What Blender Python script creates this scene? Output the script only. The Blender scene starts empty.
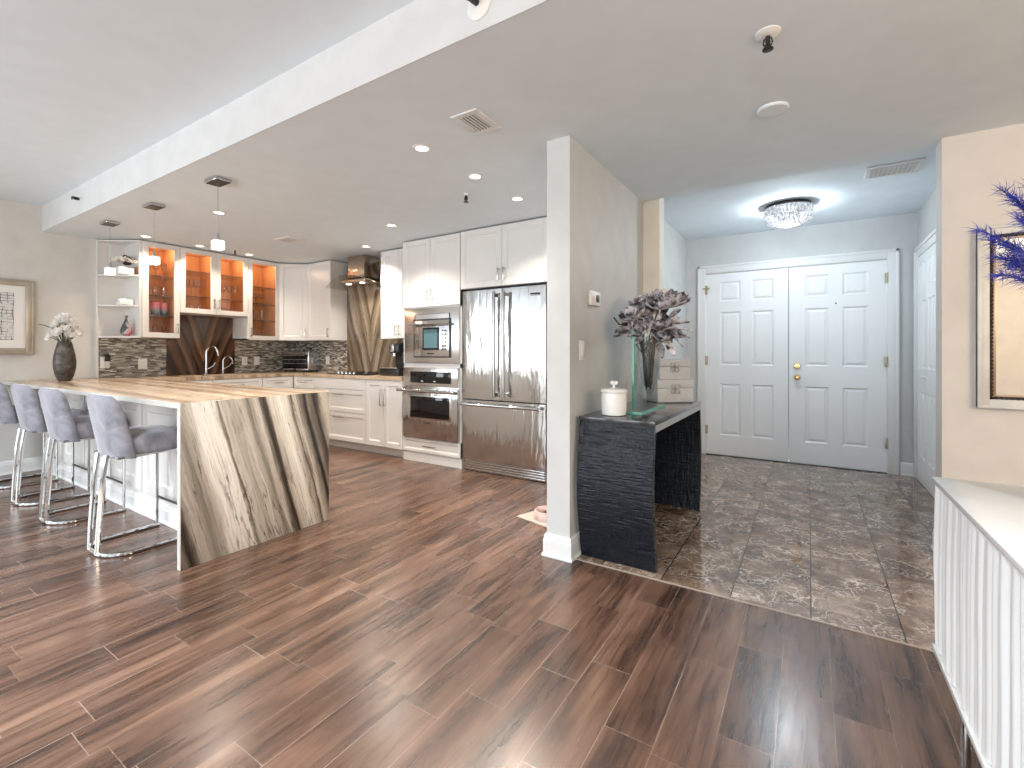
import bpy, bmesh, math, random
from mathutils import Vector, Matrix, noise as mnoise
random.seed(7)
PI = math.pi
S = bpy.context.scene
COL = S.collection

# ------------------------------------------------------------------ camera, exposure, light
cam_d = bpy.data.cameras.new('camera'); cam = bpy.data.objects.new('camera', cam_d); COL.objects.link(cam)
cam.location = (0, 0, 1.2); cam.rotation_euler = (PI/2, 0, math.radians(32.42))
cam_d.sensor_width = 36; cam_d.lens = 467.07/1024*36; cam_d.shift_y = -(384-352.73)/1024
cam_d.clip_start = 0.02
S.camera = cam
S.view_settings.view_transform = 'Standard'; S.view_settings.look = 'None'
S.view_settings.gamma = 1; S.view_settings.use_curve_mapping = False
S.view_settings.exposure = 0.66
S.cycles.use_denoising = True
S.cycles.max_bounces = 10; S.cycles.diffuse_bounces = 5; S.cycles.glossy_bounces = 5
S.cycles.transmission_bounces = 8; S.cycles.transparent_max_bounces = 24
S.cycles.sample_clamp_indirect = 6; S.cycles.caustics_reflective = False; S.cycles.caustics_refractive = False

W = bpy.data.worlds.new('world'); S.world = W; W.use_nodes = True
W.node_tree.nodes['Background'].inputs[0].default_value = (0.90, 0.96, 1.0, 1)
W.node_tree.nodes['Background'].inputs[1].default_value = 1.3

def light(kind, name, loc, energy, color, rot=(0, 0, 0), **kw):
    d = bpy.data.lights.new(name, kind); d.energy = energy; d.color = color
    for k, v in kw.items(): setattr(d, k, v)
    o = bpy.data.objects.new(name, d); COL.objects.link(o); o.location = loc; o.rotation_euler = rot
    return o
DAY = (0.88, 0.95, 1.0); WARM = (1.0, 0.91, 0.79)
WIN_X = [(-6.1, -3.9), (-3.3, -1.1), (-0.5, 1.7)]           # windows of the wall behind the camera
WIN_L = (-3.1, -1.0)                                        # window of the left wall, behind the camera
YB = -3.6
for i, (a, b) in enumerate(WIN_X):                          # daylight through those windows
    light('AREA', 'window_daylight', ((a+b)/2, YB-0.12, 1.35), 34, DAY, (PI/2, 0, 0), shape='RECTANGLE', size=b-a, size_y=2.1)
light('AREA', 'window_daylight', (-6.68-.12, sum(WIN_L)/2, 1.35), 62, DAY, (PI/2, 0, -PI/2), shape='RECTANGLE', size=2.1, size_y=2.1)
for x in (-4.6, -2.6, -0.6):                                # added spots behind the camera, bouncing light off the floor to the ceiling
    for y in (-2.2, -0.5): light('SPOT', 'floor_bounce_spot', (x, y, 2.69), 165, (0.90, 0.96, 1.0), (0, 0, 0), spot_size=2.3, spot_blend=0.7, shadow_soft_size=0.06)
for y in (-1.2, 0.9): light('SPOT', 'right_fill_spot', (1.6, y, 2.45), 85, (0.90, 0.96, 1.0), (0, 0, 0), spot_size=2.3, spot_blend=0.7, shadow_soft_size=0.06)  # added fill spots out of view on the right
DOWN = [(-2.0, 2.12), (-2.0, 2.66), (-2.0, 3.23), (-4.45, 2.12), (-6.02, 2.13), (-6.02, 2.66), (-6.02, 3.23), (-4.40, 3.72), (-3.46, 3.24)]
for x, y in DOWN:
    light('SPOT', 'downlight_beam', (x, y, 2.44), 80 if x > -6 else 30, WARM if x > -6 else (1.0, 0.78, 0.58), (0, 0, 0), spot_size=2.2, spot_blend=0.8, shadow_soft_size=0.05)
light('POINT', 'dining_lamp_glow', (2.6, 0.9, 1.75), 75, (1.0, 0.78, 0.52), shadow_soft_size=0.2)
light('POINT', 'mirror_view_fill', (3.1, -1.7, 1.9), 60, (1.0, 0.76, 0.54), shadow_soft_size=0.2)  # added warm fill for the rear wall that the mirror reflects
light('POINT', 'entry_lamp_glow', (-0.16, 4.98, 2.39), 62, (0.84, 0.94, 1.0), shadow_soft_size=0.06)

# ------------------------------------------------------------------ node helper
class G:
    def __init__(s, name):
        s.mat = bpy.data.materials.new(name); s.mat.use_nodes = True
        s.nt = s.mat.node_tree; s.bsdf = s.nt.nodes['Principled BSDF']; s.out = s.nt.nodes['Material Output']
    def n(s, t, **kw):
        nd = s.nt.nodes.new(t)
        for k, v in kw.items(): setattr(nd, k, v)
        return nd
    def set(s, inp, v):
        if hasattr(v, 'is_output'): s.nt.links.new(v, inp)
        else: inp.default_value = v
    def m(s, op, a, b=None, c=None):
        nd = s.n('ShaderNodeMath', operation=op)
        s.set(nd.inputs[0], a)
        if b is not None: s.set(nd.inputs[1], b)
        if c is not None: s.set(nd.inputs[2], c)
        return nd.outputs[0]
    def xyz(s, v=None):
        if v is None: v = s.n('ShaderNodeNewGeometry').outputs['Position']
        nd = s.n('ShaderNodeSeparateXYZ'); s.nt.links.new(v, nd.inputs[0]); return nd.outputs
    def obj(s): return s.n('ShaderNodeTexCoord').outputs['Object']
    def vec(s, x=0., y=0., z=0.):
        nd = s.n('ShaderNodeCombineXYZ')
        for i, v in enumerate((x, y, z)): s.set(nd.inputs[i], v)
        return nd.outputs[0]
    def noise(s, v, scale=1., detail=4., rough=.5, dist=0.):
        nd = s.n('ShaderNodeTexNoise'); s.nt.links.new(v, nd.inputs['Vector'])
        nd.inputs['Scale'].default_value = scale; nd.inputs['Detail'].default_value = detail
        nd.inputs['Roughness'].default_value = rough; nd.inputs['Distortion'].default_value = dist
        return nd.outputs[0]
    def white(s, v):
        nd = s.n('ShaderNodeTexWhiteNoise', noise_dimensions='3D'); s.nt.links.new(v, nd.inputs[0]); return nd.outputs[0]
    def ramp(s, f, stops, interp='LINEAR'):
        nd = s.n('ShaderNodeValToRGB'); cr = nd.color_ramp; cr.interpolation = interp
        while len(cr.elements) < len(stops): cr.elements.new(0.5)
        for e, (p, c) in zip(cr.elements, stops):
            e.position = p; e.color = (*c, 1) if len(c) == 3 else c
        s.set(nd.inputs[0], f); return nd.outputs[0]
    def mix(s, f, a, b, blend='MIX'):
        nd = s.n('ShaderNodeMix', data_type='RGBA', blend_type=blend)
        s.set(nd.inputs[0], f)
        for i, v in ((6, a), (7, b)): s.set(nd.inputs[i], (*v, 1) if isinstance(v, tuple) and len(v) == 3 else v)
        return nd.outputs[2]
    def bump(s, h, strength=.3, dist=.01):
        nd = s.n('ShaderNodeBump'); s.nt.links.new(h, nd.inputs['Height'])
        nd.inputs['Strength'].default_value = strength; nd.inputs['Distance'].default_value = dist
        s.nt.links.new(nd.outputs[0], s.bsdf.inputs['Normal'])
    def p(s, **kw):
        for k, v in kw.items():
            k = {'col': 'Base Color', 'rough': 'Roughness', 'metal': 'Metallic', 'spec': 'Specular IOR Level', 'coat': 'Coat Weight',
                 'trans': 'Transmission Weight', 'sheen': 'Sheen Weight', 'emit': 'Emission Color', 'es': 'Emission Strength', 'crough': 'Coat Roughness'}.get(k, k)
            s.set(s.bsdf.inputs[k], (*v, 1) if isinstance(v, tuple) and len(v) == 3 else v)
        return s

def plain(name, col, rough=.5, metal=0., mottle=.04, scale=6., **kw):
    g = G(name)
    f = g.noise(g.obj(), scale, 3)
    a = tuple(min(1, c*(1-mottle)) for c in col); b = tuple(min(1, c*(1+mottle)) for c in col)
    g.p(col=g.ramp(f, [(.3, a), (.7, b)]), rough=rough, metal=metal, **kw)
    return g.mat
def srgb(r, g, b): return tuple(((c/255+.055)/1.055)**2.4 if c > 10 else c/255/12.92 for c in (r, g, b))

M = {}
M['wall'] = plain('wall_paint', (.63, .625, .60), .7)
M['wall_entry'] = plain('entry_wall_paint', (.56, .57, .57), .6)
M['wall_warm'] = plain('warm_tinted_wall', (.65, .61, .575), .7)  # warm lamp tint put into the right walls' colour
M['column'] = plain('column_face_paint', (.585, .595, .60), .6); M['beam'] = plain('beam_neutral_tone', (.68, .685, .685), .6)
M['ceiling'] = plain('ceiling_paint', (.78, .86, .92), .8, mottle=.02)  # blue put into the colour to offset warm light off the floor
M['trim'] = plain('trim_paint', (.76, .765, .77), .35, mottle=.01)
M['door'] = plain('door_paint', (.84, .85, .86), .35, mottle=.01)
M['cab'] = plain('cabinet_lacquer', (.73, .72, .705), .3, mottle=.01)
M['plastic'] = plain('white_plastic', (.85, .84, .82), .35, mottle=.01)
M['ceramic'] = plain('white_ceramic', (.88, .88, .87), .12, mottle=.01)
M['chrome'] = plain('polished_chrome', (.60, .61, .62), .05, 1., mottle=.01)
M['handle'] = plain('dark_polished_handle', (.40, .39, .38), .12, 1., mottle=.02)
M['nickel'] = plain('brushed_nickel', (.62, .60, .58), .25, 1.)
M['brass'] = plain('polished_brass', (.80, .57, .26), .2, 1.); M['hinge'] = plain('antique_hinge_brass', (.42, .36, .25), .35, 1.)
M['black'] = plain('black_plastic', (.012, .012, .013), .3)
M['blackglass'] = plain('black_oven_glass', (.006, .006, .007), .04)
M['darkmetal'] = plain('dark_metal', (.05, .05, .05), .35, .8)
M['velvet'] = None
M['maple'] = None

def m_floor():
    g = G('plank_floor'); x, y, z = g.xyz()
    w, L = .1565, .53
    rx = g.m('DIVIDE', g.m('SUBTRACT', x, .07), w); row = g.m('FLOOR', rx); fx = g.m('FRACT', rx)
    sh = g.m('MULTIPLY', g.white(g.vec(row, 3.3, 1.7)), L)
    ry = g.m('DIVIDE', g.m('ADD', y, sh), L); col = g.m('FLOOR', ry); fy = g.m('FRACT', ry)
    idv = g.white(g.vec(row, col, .5))
    ex = g.m('MULTIPLY', g.m('MINIMUM', fx, g.m('SUBTRACT', 1., fx)), w)
    ey = g.m('MULTIPLY', g.m('MINIMUM', fy, g.m('SUBTRACT', 1., fy)), L)
    e = g.m('LESS_THAN', g.m('MINIMUM', ex, ey), .0011)
    off = g.m('MULTIPLY', idv, 37.)
    gv = g.vec(g.m('ADD', g.m('MULTIPLY', x, 46.), off), g.m('ADD', g.m('MULTIPLY', y, 2.6), off), off)
    grain = g.noise(gv, 1., 6, .6, .4)
    bv = g.vec(g.m('ADD', g.m('MULTIPLY', x, 7.), g.m('MULTIPLY', off, .01)), g.m('ADD', g.m('MULTIPLY', y, 1.1), g.m('MULTIPLY', off, .03)), 0.)
    blot = g.noise(bv, 1., 3, .55, .8)
    f = g.m('ADD', g.m('MULTIPLY', grain, .42), g.m('ADD', g.m('MULTIPLY', blot, .58), g.m('MULTIPLY', g.m('SUBTRACT', idv, .5), .06)))
    c = g.ramp(f, [(.30, (.013, .007, .005)), (.40, (.042, .021, .014)), (.50, (.098, .051, .033)), (.60, (.158, .087, .058)), (.74, (.25, .152, .107))])
    c = g.mix(g.m('MULTIPLY', e, g.ramp(g.noise(g.vec(x, y, 0.), 2.2, 2), [(.38, (.12,)*3), (.6, (.9,)*3)])), c, (.36, .27, .215))
    g.p(col=c, rough=g.ramp(grain, [(.3, (.30,)*3), (.7, (.22,)*3)]), spec=.75)
    g.bump(g.m('SUBTRACT', g.m('MULTIPLY', grain, .3), e), .15, .002)
    return g.mat
M['floor'] = m_floor()

def m_marble():
    g = G('marble_tile'); x, y, z = g.xyz()
    w, L = .3335, .667
    rx = g.m('DIVIDE', g.m('SUBTRACT', x, .009), w); row = g.m('FLOOR', rx); fx = g.m('FRACT', rx)
    odd = g.m('MULTIPLY', g.m('MODULO', g.m('ADD', row, 20.), 2.), .23)
    ry = g.m('DIVIDE', g.m('ADD', g.m('SUBTRACT', y, 2.61), odd), L); cl = g.m('FLOOR', ry); fy = g.m('FRACT', ry)
    ex = g.m('MULTIPLY', g.m('MINIMUM', fx, g.m('SUBTRACT', 1., fx)), w)
    ey = g.m('MULTIPLY', g.m('MINIMUM', fy, g.m('SUBTRACT', 1., fy)), L)
    e = g.m('MAXIMUM', g.m('LESS_THAN', ex, .0028), g.m('MULTIPLY', g.m('LESS_THAN', ey, .0012), .6))
    idv = g.m('MULTIPLY', g.white(g.vec(row, cl, .2)), 23.)
    P = g.vec(g.m('ADD', x, idv), y, idv)
    d = g.n('ShaderNodeTexNoise'); g.nt.links.new(P, d.inputs['Vector']); d.inputs['Scale'].default_value = 7; d.inputs['Detail'].default_value = 4
    va = g.n('ShaderNodeVectorMath', operation='MULTIPLY_ADD'); g.nt.links.new(d.outputs['Color'], va.inputs[0])
    va.inputs[1].default_value = (.28, .28, .28); g.nt.links.new(P, va.inputs[2])
    def veins(scale, wd):
        v = g.n('ShaderNodeTexVoronoi', feature='DISTANCE_TO_EDGE'); g.nt.links.new(va.outputs[0], v.inputs['Vector']); v.inputs['Scale'].default_value = scale
        return g.ramp(v.outputs['Distance'], [(0, (1,)*3), (wd, (0,)*3)])
    gate = g.ramp(g.noise(P, 5., 3), [(.38, (0,)*3), (.56, (1,)*3)])
    vv = g.m('MULTIPLY', g.m('MAXIMUM', veins(6., .03), g.m('MULTIPLY', veins(17., .045), .8)), gate)
    cloud = g.noise(va.outputs[0], 5., 6, .65)
    base = g.ramp(cloud, [(.28, (.06, .034, .023)), (.45, (.15, .090, .060)), (.58, (.26, .175, .125)), (.72, (.42, .32, .25))])
    c = g.mix(vv, base, (.72, .63, .54))
    c = g.mix(e, c, (.012, .010, .010))
    g.p(col=c, rough=.045, spec=.5, IOR=1.85)
    g.bump(g.noise(g.vec(x, y, z), 3., 1), .012, .003)
    return g.mat
M['marble'] = m_marble()

def m_slab(name, stops, uc, vc, freq=1., rough=.12, streak=.5, wob=.07):
    """veined stone; uc/vc give the across-vein and along-vein coordinate"""
    g = G(name); x, y, z = g.xyz()
    u = uc(g, x, y, z); v = vc(g, x, y, z)
    w1 = g.noise(g.vec(g.m('MULTIPLY', u, 4.), g.m('MULTIPLY', v, 1.1), 2.), 1., 4, .55)
    w2 = g.noise(g.vec(g.m('MULTIPLY', u, 26.), g.m('MULTIPLY', v, 2.2), 5.), 1., 6, .7)
    uu = g.m('ADD', u, g.m('MULTIPLY', g.m('SUBTRACT', w1, .5), wob))
    uu = g.m('ADD', uu, g.m('MULTIPLY', g.m('SUBTRACT', w2, .5), .075))
    base = g.ramp(g.m('FRACT', g.m('MULTIPLY', uu, freq)), stops)
    fine = g.noise(g.vec(g.m('MULTIPLY', uu, 110.), g.m('MULTIPLY', v, 2.2), 0.), 1., 4, .6)
    c = g.mix(streak, base, g.ramp(fine, [(.30, (.42, .36, .31)), (.5, (.95, .92, .88)), (.72, (1.15, 1.12, 1.08))]), 'MULTIPLY')
    k = g.noise(g.vec(g.m('MULTIPLY', uu, 13.), g.m('MULTIPLY', v, .7), 7.), 1., 5, .55)
    crack = g.ramp(g.m('ABSOLUTE', g.m('SUBTRACT', k, .5)), [(0, (1,)*3), (.016, (0,)*3)])
    gate = g.ramp(g.noise(g.vec(g.m('MULTIPLY', u, 5.), g.m('MULTIPLY', v, 2.), 1.), 1., 3), [(.4, (0,)*3), (.55, (.8,)*3)])
    c = g.mix(g.m('MULTIPLY', crack, gate), c, (.045, .034, .026))
    g.p(col=c, rough=rough, spec=.5)
    return g.mat
PL = (.53, .49, .44)
CR, BG, TP, BR, BK = (.73, .70, .655), (.38, .34, .295), (.20, .175, .145), (.08, .06, .045), (.018, .015, .013)
M['slab'] = m_slab('veined_stone', [(0, BG), (.05, CR), (.17, CR), (.185, BG), (.19, BR), (.20, PL), (.27, BG), (.31, PL), (.36, TP), (.40, PL), (.425, TP), (.435, BR), (.452, BK), (.468, BR), (.48, BG), (.50, PL),
                     (.57, CR), (.62, BG), (.645, BR), (.66, PL), (.70, TP), (.725, BK), (.742, BK), (.76, TP), (.79, BR), (.80, BK), (.815, BK), (.83, BR), (.86, BG), (.90, BG), (.95, TP), (1, BG)],
    lambda g, x, y, z: g.m('ADD', g.m('SUBTRACT', y, 1.19), g.m('SUBTRACT', g.m('MULTIPLY', z, .27), .25)), lambda g, x, y, z: g.m('ADD', z, x), 1., .12, .7, .06)
M['slab_top'] = m_slab('veined_stone_top', [(0, (.50, .38, .27)), (.15, (.62, .49, .36)), (.28, (.34, .23, .15)), (.36, (.60, .47, .35)), (.52, (.46, .34, .24)), (.6, (.64, .52, .40)), (.74, (.30, .20, .13)), (.82, (.56, .43, .31)), (1, (.50, .38, .27))],
    lambda g, x, y, z: g.m('ADD', y, g.m('ADD', g.m('MULTIPLY', x, .06), g.m('MULTIPLY', z, .2))), lambda g, x, y, z: x, 1.4, .2, .5)
M['slab_sink'] = m_slab('dark_book_matched_stone', [(0, (.04, .018, .010)), (.10, (.13, .058, .028)), (.16, (.03, .014, .009)), (.24, (.17, .085, .042)), (.30, (.30, .17, .09)), (.34, (.06, .028, .015)), (.44, (.13, .06, .03)), (.5, (.018, .009, .007)), (.56, (.10, .047, .024)), (.66, (.22, .115, .058)), (.72, (.02, .010, .007)), (.84, (.15, .07, .035)), (.92, (.028, .013, .009)), (1, (.04, .018, .010))],
    lambda g, x, y, z: g.m('SUBTRACT', g.m('ABSOLUTE', g.m('SUBTRACT', y, 2.95)), g.m('MULTIPLY', z, .36)), lambda g, x, y, z: z, 1.7, .12, .65, .14)
M['slab_hood'] = m_slab('taupe_book_matched_stone', [(0, (.13, .095, .065)), (.10, (.30, .235, .17)), (.16, (.10, .07, .05)), (.22, (.26, .20, .145)), (.34, (.36, .29, .22)), (.40, (.07, .05, .035)), (.46, (.22, .17, .12)), (.55, (.34, .28, .21)), (.62, (.12, .085, .06)), (.7, (.29, .225, .165)), (.78, (.38, .32, .25)), (.84, (.09, .065, .045)), (.92, (.24, .185, .135)), (1, (.13, .095, .065))],
    lambda g, x, y, z: g.m('SUBTRACT', g.m('ABSOLUTE', g.m('ADD', x, 4.92)), g.m('MULTIPLY', z, .30)), lambda g, x, y, z: z, 1.25, .12, .85, .22)

def m_mosaic(name, axis):
    g = G(name); x, y, z = g.xyz(); h = y if axis == 'y' else x
    rz = g.m('DIVIDE', z, .012); row = g.m('FLOOR', rz); fz = g.m('FRACT', rz)
    rl = g.m('DIVIDE', g.m('ADD', h, g.m('MULTIPLY', g.white(g.vec(row, 1.1, 2.)), .3)), .058); cl = g.m('FLOOR', rl); fl = g.m('FRACT', rl)
    r = g.white(g.vec(row, cl, .7))
    c = g.ramp(r, [(0, (.075, .066, .055)), (.14, (.17, .15, .125)), (.35, (.30, .275, .235)), (.55, (.40, .375, .33)), (.7, (.23, .19, .15)), (.8, (.52, .50, .45)), (.93, (.66, .65, .61))], 'CONSTANT')
    e = g.m('MAXIMUM', g.m('LESS_THAN', fz, .1), g.m('LESS_THAN', fl, .02))
    c = g.mix(e, c, (.30, .28, .245))
    g.p(col=c, rough=g.m('ADD', g.m('MULTIPLY', r, .25), .08))
    g.bump(g.m('SUBTRACT', 1., e), .3, .002)
    return g.mat
M['mosaic_y'] = m_mosaic('linear_mosaic_side', 'y'); M['mosaic_x'] = m_mosaic('linear_mosaic_rear', 'x')

def m_steel(name, wav=.25, rough=.16, col=(.66, .65, .64)):
    g = G(name); x, y, z = g.xyz()
    b = g.noise(g.vec(g.m('MULTIPLY', x, 1.), y, g.m('MULTIPLY', z, 260.)), 1., 2)
    w = g.noise(g.vec(g.m('MULTIPLY', x, 11.), 0., g.m('MULTIPLY', z, 1.9)), 1., 2, .5, .9)
    g.p(col=col, metal=1., rough=g.ramp(b, [(.3, (rough*.8,)*3), (.7, (rough*1.25,)*3)]))
    g.bump(w, wav, .02)
    return g.mat
M['steel'] = m_steel('stainless_steel', .42, .14, (.58, .575, .57))
M['steel_flat'] = m_steel('stainless_trim', .08, .2)
M['hoodsteel'] = m_steel('hood_stainless', .03, .2, (.55, .46, .38))

def m_velvet():
    g = G('grey_velvet'); o = g.obj()
    f = g.noise(o, 9., 5, .6, .6); f2 = g.noise(o, 220., 2)
    c = g.ramp(f, [(.3, (.14, .14, .165)), (.55, (.235, .235, .27)), (.75, (.34, .34, .38))])
    g.p(col=c, rough=.85, sheen=.9); g.bsdf.inputs['Sheen Roughness'].default_value = .35
    g.bsdf.inputs['Sheen Tint'].default_value = (.9, .9, 1, 1)
    g.bump(f2, .15, .002); return g.mat
M['velvet'] = m_velvet()
def m_maple():
    g = G('amber_maple'); x, y, z = g.xyz()
    f = g.noise(g.vec(g.m('MULTIPLY', x, 22.), g.m('MULTIPLY', y, 22.), g.m('MULTIPLY', z, 2.)), 1., 4)
    g.p(col=g.ramp(f, [(.3, (.55, .25, .10)), (.7, (.70, .36, .16))]), rough=.4); return g.mat
M['maple'] = m_maple()
def m_pane(name, tint, refl=.1):
    g = G(name); nt = g.nt
    t = g.n('ShaderNodeBsdfTransparent'); t.inputs[0].default_value = (*tint, 1)
    gl = g.n('ShaderNodeBsdfGlossy'); gl.inputs['Roughness'].default_value = .02
    fr = g.n('ShaderNodeLayerWeight'); fr.inputs[0].default_value = .5
    ns = g.noise(g.obj(), 3., 2)
    k = g.m('MULTIPLY', g.m('ADD', g.m('POWER', fr.outputs['Facing'], 2.5), g.m('ADD', .06, g.m('MULTIPLY', ns, .03))), refl)
    mx = g.n('ShaderNodeMixShader'); nt.links.new(k, mx.inputs[0]); nt.links.new(t.outputs[0], mx.inputs[1]); nt.links.new(gl.outputs[0], mx.inputs[2])
    nt.links.new(mx.outputs[0], g.out.inputs[0]); nt.nodes.remove(g.bsdf); return g.mat
M['pane'] = m_pane('cabinet_glass', (.97, .96, .94), .45)
M['glass'] = m_pane('clear_glass', (.95, .965, .96), .7)
M['greenglass'] = m_pane('green_edged_glass', (.88, .96, .93), .6)
M['hoodglass'] = m_pane('hood_canopy_glass', (.93, .93, .90), .55)
M['glassedge'] = plain('glass_edge', (.10, .36, .28), .08)
M['shelfedge'] = plain('glass_shelf_edge', (.10, .07, .05), .1)

def m_lacquer():
    g = G('black_woven_lacquer'); x, y, z = g.xyz()
    a = g.noise(g.vec(g.m('MULTIPLY', x, 6.), g.m('MULTIPLY', y, 6.), g.m('MULTIPLY', z, 75.)), 1., 2, .6)
    b = g.noise(g.vec(g.m('MULTIPLY', x, 75.), g.m('MULTIPLY', y, 75.), g.m('MULTIPLY', z, 6.)), 1., 2, .6)
    h = g.m('ADD', a, b)
    g.p(col=g.ramp(h, [(.40, (.0010, .0014, .002)), (.62, (.008, .011, .017))]), rough=.13, spec=.27)
    g.bump(h, .8, .008); return g.mat
M['lacquer'] = m_lacquer()
M['lacquer_top'] = plain('black_lacquer_top', (.03, .03, .033), .12, coat=.5, mottle=.3, scale=40)
M['silverleaf'] = plain('silver_leaf', (.55, .55, .56), .35, .7, mottle=.2, scale=50)
def m_emit(name, col, e):
    g = G(name); f = g.noise(g.obj(), 20., 2)
    g.p(col=col, rough=.2, emit=g.ramp(f, [(.3, col), (.7, tuple(min(1, c*1.05) for c in col))]), es=e); return g.mat
M['lamp_warm'] = m_emit('warm_lamp_lens', (1, .88, .74), 4.)
M['lamp_cool'] = None
M['lamp_pend'] = None

def m_crystal(name, col, lo, hi, sc):
    """lit cut crystal: glows unevenly from the bulbs behind its facets"""
    g = G(name); f = g.noise(g.obj(), sc, 3, .6)
    g.p(col=(.04, .04, .045), rough=.08, spec=.6, emit=col, es=g.m('ADD', lo, g.m('MULTIPLY', g.m('POWER', f, 3.), hi*8)))
    t = g.n('ShaderNodeBsdfTransparent'); t.inputs[0].default_value = (.97, .98, 1, 1)       # clear crystal lets the bulbs' light through
    mx = g.n('ShaderNodeMixShader'); mx.inputs[0].default_value = .6
    g.nt.links.new(t.outputs[0], mx.inputs[1]); g.nt.links.new(g.bsdf.outputs[0], mx.inputs[2]); g.nt.links.new(mx.outputs[0], g.out.inputs[0]); return g.mat
M['lamp_cool'] = m_crystal('lit_crystal', (.92, .96, 1), .05, .30, 45.)
M['lamp_pend'] = m_crystal('lit_pendant_cube', (1, .96, .9), .6, .6, 40.)

# ------------------------------------------------------------------ mesh builder
class MB:
    def __init__(s, o=(0, 0, 0)): s.o = Vector(o); s.v = []; s.f = []
    def add(s, vs, fs):
        k = len(s.v); s.v += [Vector(v) for v in vs]; s.f += [[i+k for i in f] for f in fs]; return s
    def bm(s, b):
        b.verts.ensure_lookup_table(); b.verts.index_update()
        s.add([v.co.copy() for v in b.verts], [[v.index for v in f.verts] for f in b.faces]); b.free(); return s
    def box(s, x0, y0, z0, x1, y1, z1, bev=0., seg=2, mat=None):
        b = bmesh.new(); bmesh.ops.create_cube(b, size=1)
        for v in b.verts: v.co = Vector(((x0+x1)/2+v.co.x*(x1-x0), (y0+y1)/2+v.co.y*(y1-y0), (z0+z1)/2+v.co.z*(z1-z0)))
        if bev: bmesh.ops.bevel(b, geom=b.edges[:], offset=bev, segments=seg, profile=.5, affect='EDGES')
        if mat is not None: bmesh.ops.transform(b, matrix=mat, verts=b.verts[:])
        return s.bm(b)
    def tube(s, pts, r, seg=10, closed=False, cap=True):
        pts = [Vector(p) for p in pts]; n = len(pts); rs = r if isinstance(r, (list, tuple)) else [r]*n
        ring0 = None; vs = []; fs = []; up = None
        for i in range(n):
            a = pts[(i-1) % n] if (closed or i > 0) else pts[i]; c = pts[(i+1) % n] if (closed or i < n-1) else pts[i]
            t = (c-a).normalized()
            if up is None: up = t.orthogonal().normalized()
            up = (up-t*up.dot(t)).normalized(); sd = t.cross(up)
            for k in range(seg):
                an = 2*PI*k/seg; vs.append(pts[i]+(up*math.cos(an)+sd*math.sin(an))*rs[i])
        m = n if closed else n-1
        for i in range(m):
            j = (i+1) % n
            for k in range(seg):
                fs.append([i*seg+k, i*seg+(k+1) % seg, j*seg+(k+1) % seg, j*seg+k])
        if cap and not closed: fs.append(list(range(seg))[::-1]); fs.append([(n-1)*seg+k for k in range(seg)])
        return s.add(vs, fs)
    def cyl(s, p0, p1, r, r2=None, seg=20): return s.tube([p0, p1], [r, r if r2 is None else r2], seg)
    def lathe(s, prof, c=(0, 0, 0), seg=28, axis='z', cap=True, sx=1., sy=1.):
        vs = []; fs = []; n = len(prof)
        for r, z in prof:
            for k in range(seg):
                a = 2*PI*k/seg; x, y = r*math.cos(a)*sx, r*math.sin(a)*sy
                vs.append(Vector(c)+Vector((x, y, z) if axis == 'z' else ((x, z, y) if axis == 'y' else (z, x, y))))
        for i in range(n-1):
            for k in range(seg): fs.append([i*seg+k, i*seg+(k+1) % seg, (i+1)*seg+(k+1) % seg, (i+1)*seg+k])
        if cap: fs.append(list(range(seg))[::-1]); fs.append([(n-1)*seg+k for k in range(seg)])
        return s.add(vs, fs)
    def prism(s, poly, a0, a1, axis='z'):
        def mk(p, a): return (p[0], p[1], a) if axis == 'z' else ((p[0], a, p[1]) if axis == 'y' else (a, p[0], p[1]))
        n = len(poly); vs = [mk(p, a0) for p in poly]+[mk(p, a1) for p in poly]
        return s.add(vs, [list(range(n))[::-1], list(range(n, 2*n))]+[[i, (i+1) % n, n+(i+1) % n, n+i] for i in range(n)])
    def grid(s, fn, nu, nv, closed_u=False):
        vs = [fn(i/nu, j/nv) for j in range(nv+1) for i in range(nu+1)]
        return s.add(vs, [[j*(nu+1)+i, j*(nu+1)+i+1, (j+1)*(nu+1)+i+1, (j+1)*(nu+1)+i] for j in range(nv) for i in range(nu)])
    def shell(s, fn, nu, nv, th):
        """grid with thickness th(vector)"""
        k = len(s.v); s.grid(fn, nu, nv); n = len(s.v)-k
        t = Vector(th); s.v += [s.v[k+i]+t for i in range(n)]
        w = nu+1
        s.f += [[k+n+j*w+i, k+n+(j+1)*w+i, k+n+(j+1)*w+i+1, k+n+j*w+i+1] for j in range(nv) for i in range(nu)]
        edge = [i for i in range(nu+1)]+[j*w+nu for j in range(1, nv+1)]+[nv*w+i for i in range(nu-1, -1, -1)]+[j*w for j in range(nv-1, 0, -1)]
        m = len(edge)
        s.f += [[k+edge[(q+1) % m], k+edge[q], k+n+edge[q], k+n+edge[(q+1) % m]] for q in range(m)]
        return s
    def ball(s, c, r, seg=12, sq=(1, 1, 1)):
        b = bmesh.new(); bmesh.ops.create_uvsphere(b, u_segments=seg, v_segments=max(6, seg//2+1), radius=r)
        for v in b.verts: v.co = Vector(c)+Vector((v.co.x*sq[0], v.co.y*sq[1], v.co.z*sq[2]))
        return s.bm(b)
    def xf(s, mat, start=0):
        for i in range(start, len(s.v)): s.v[i] = mat @ s.v[i]
        return s
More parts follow.
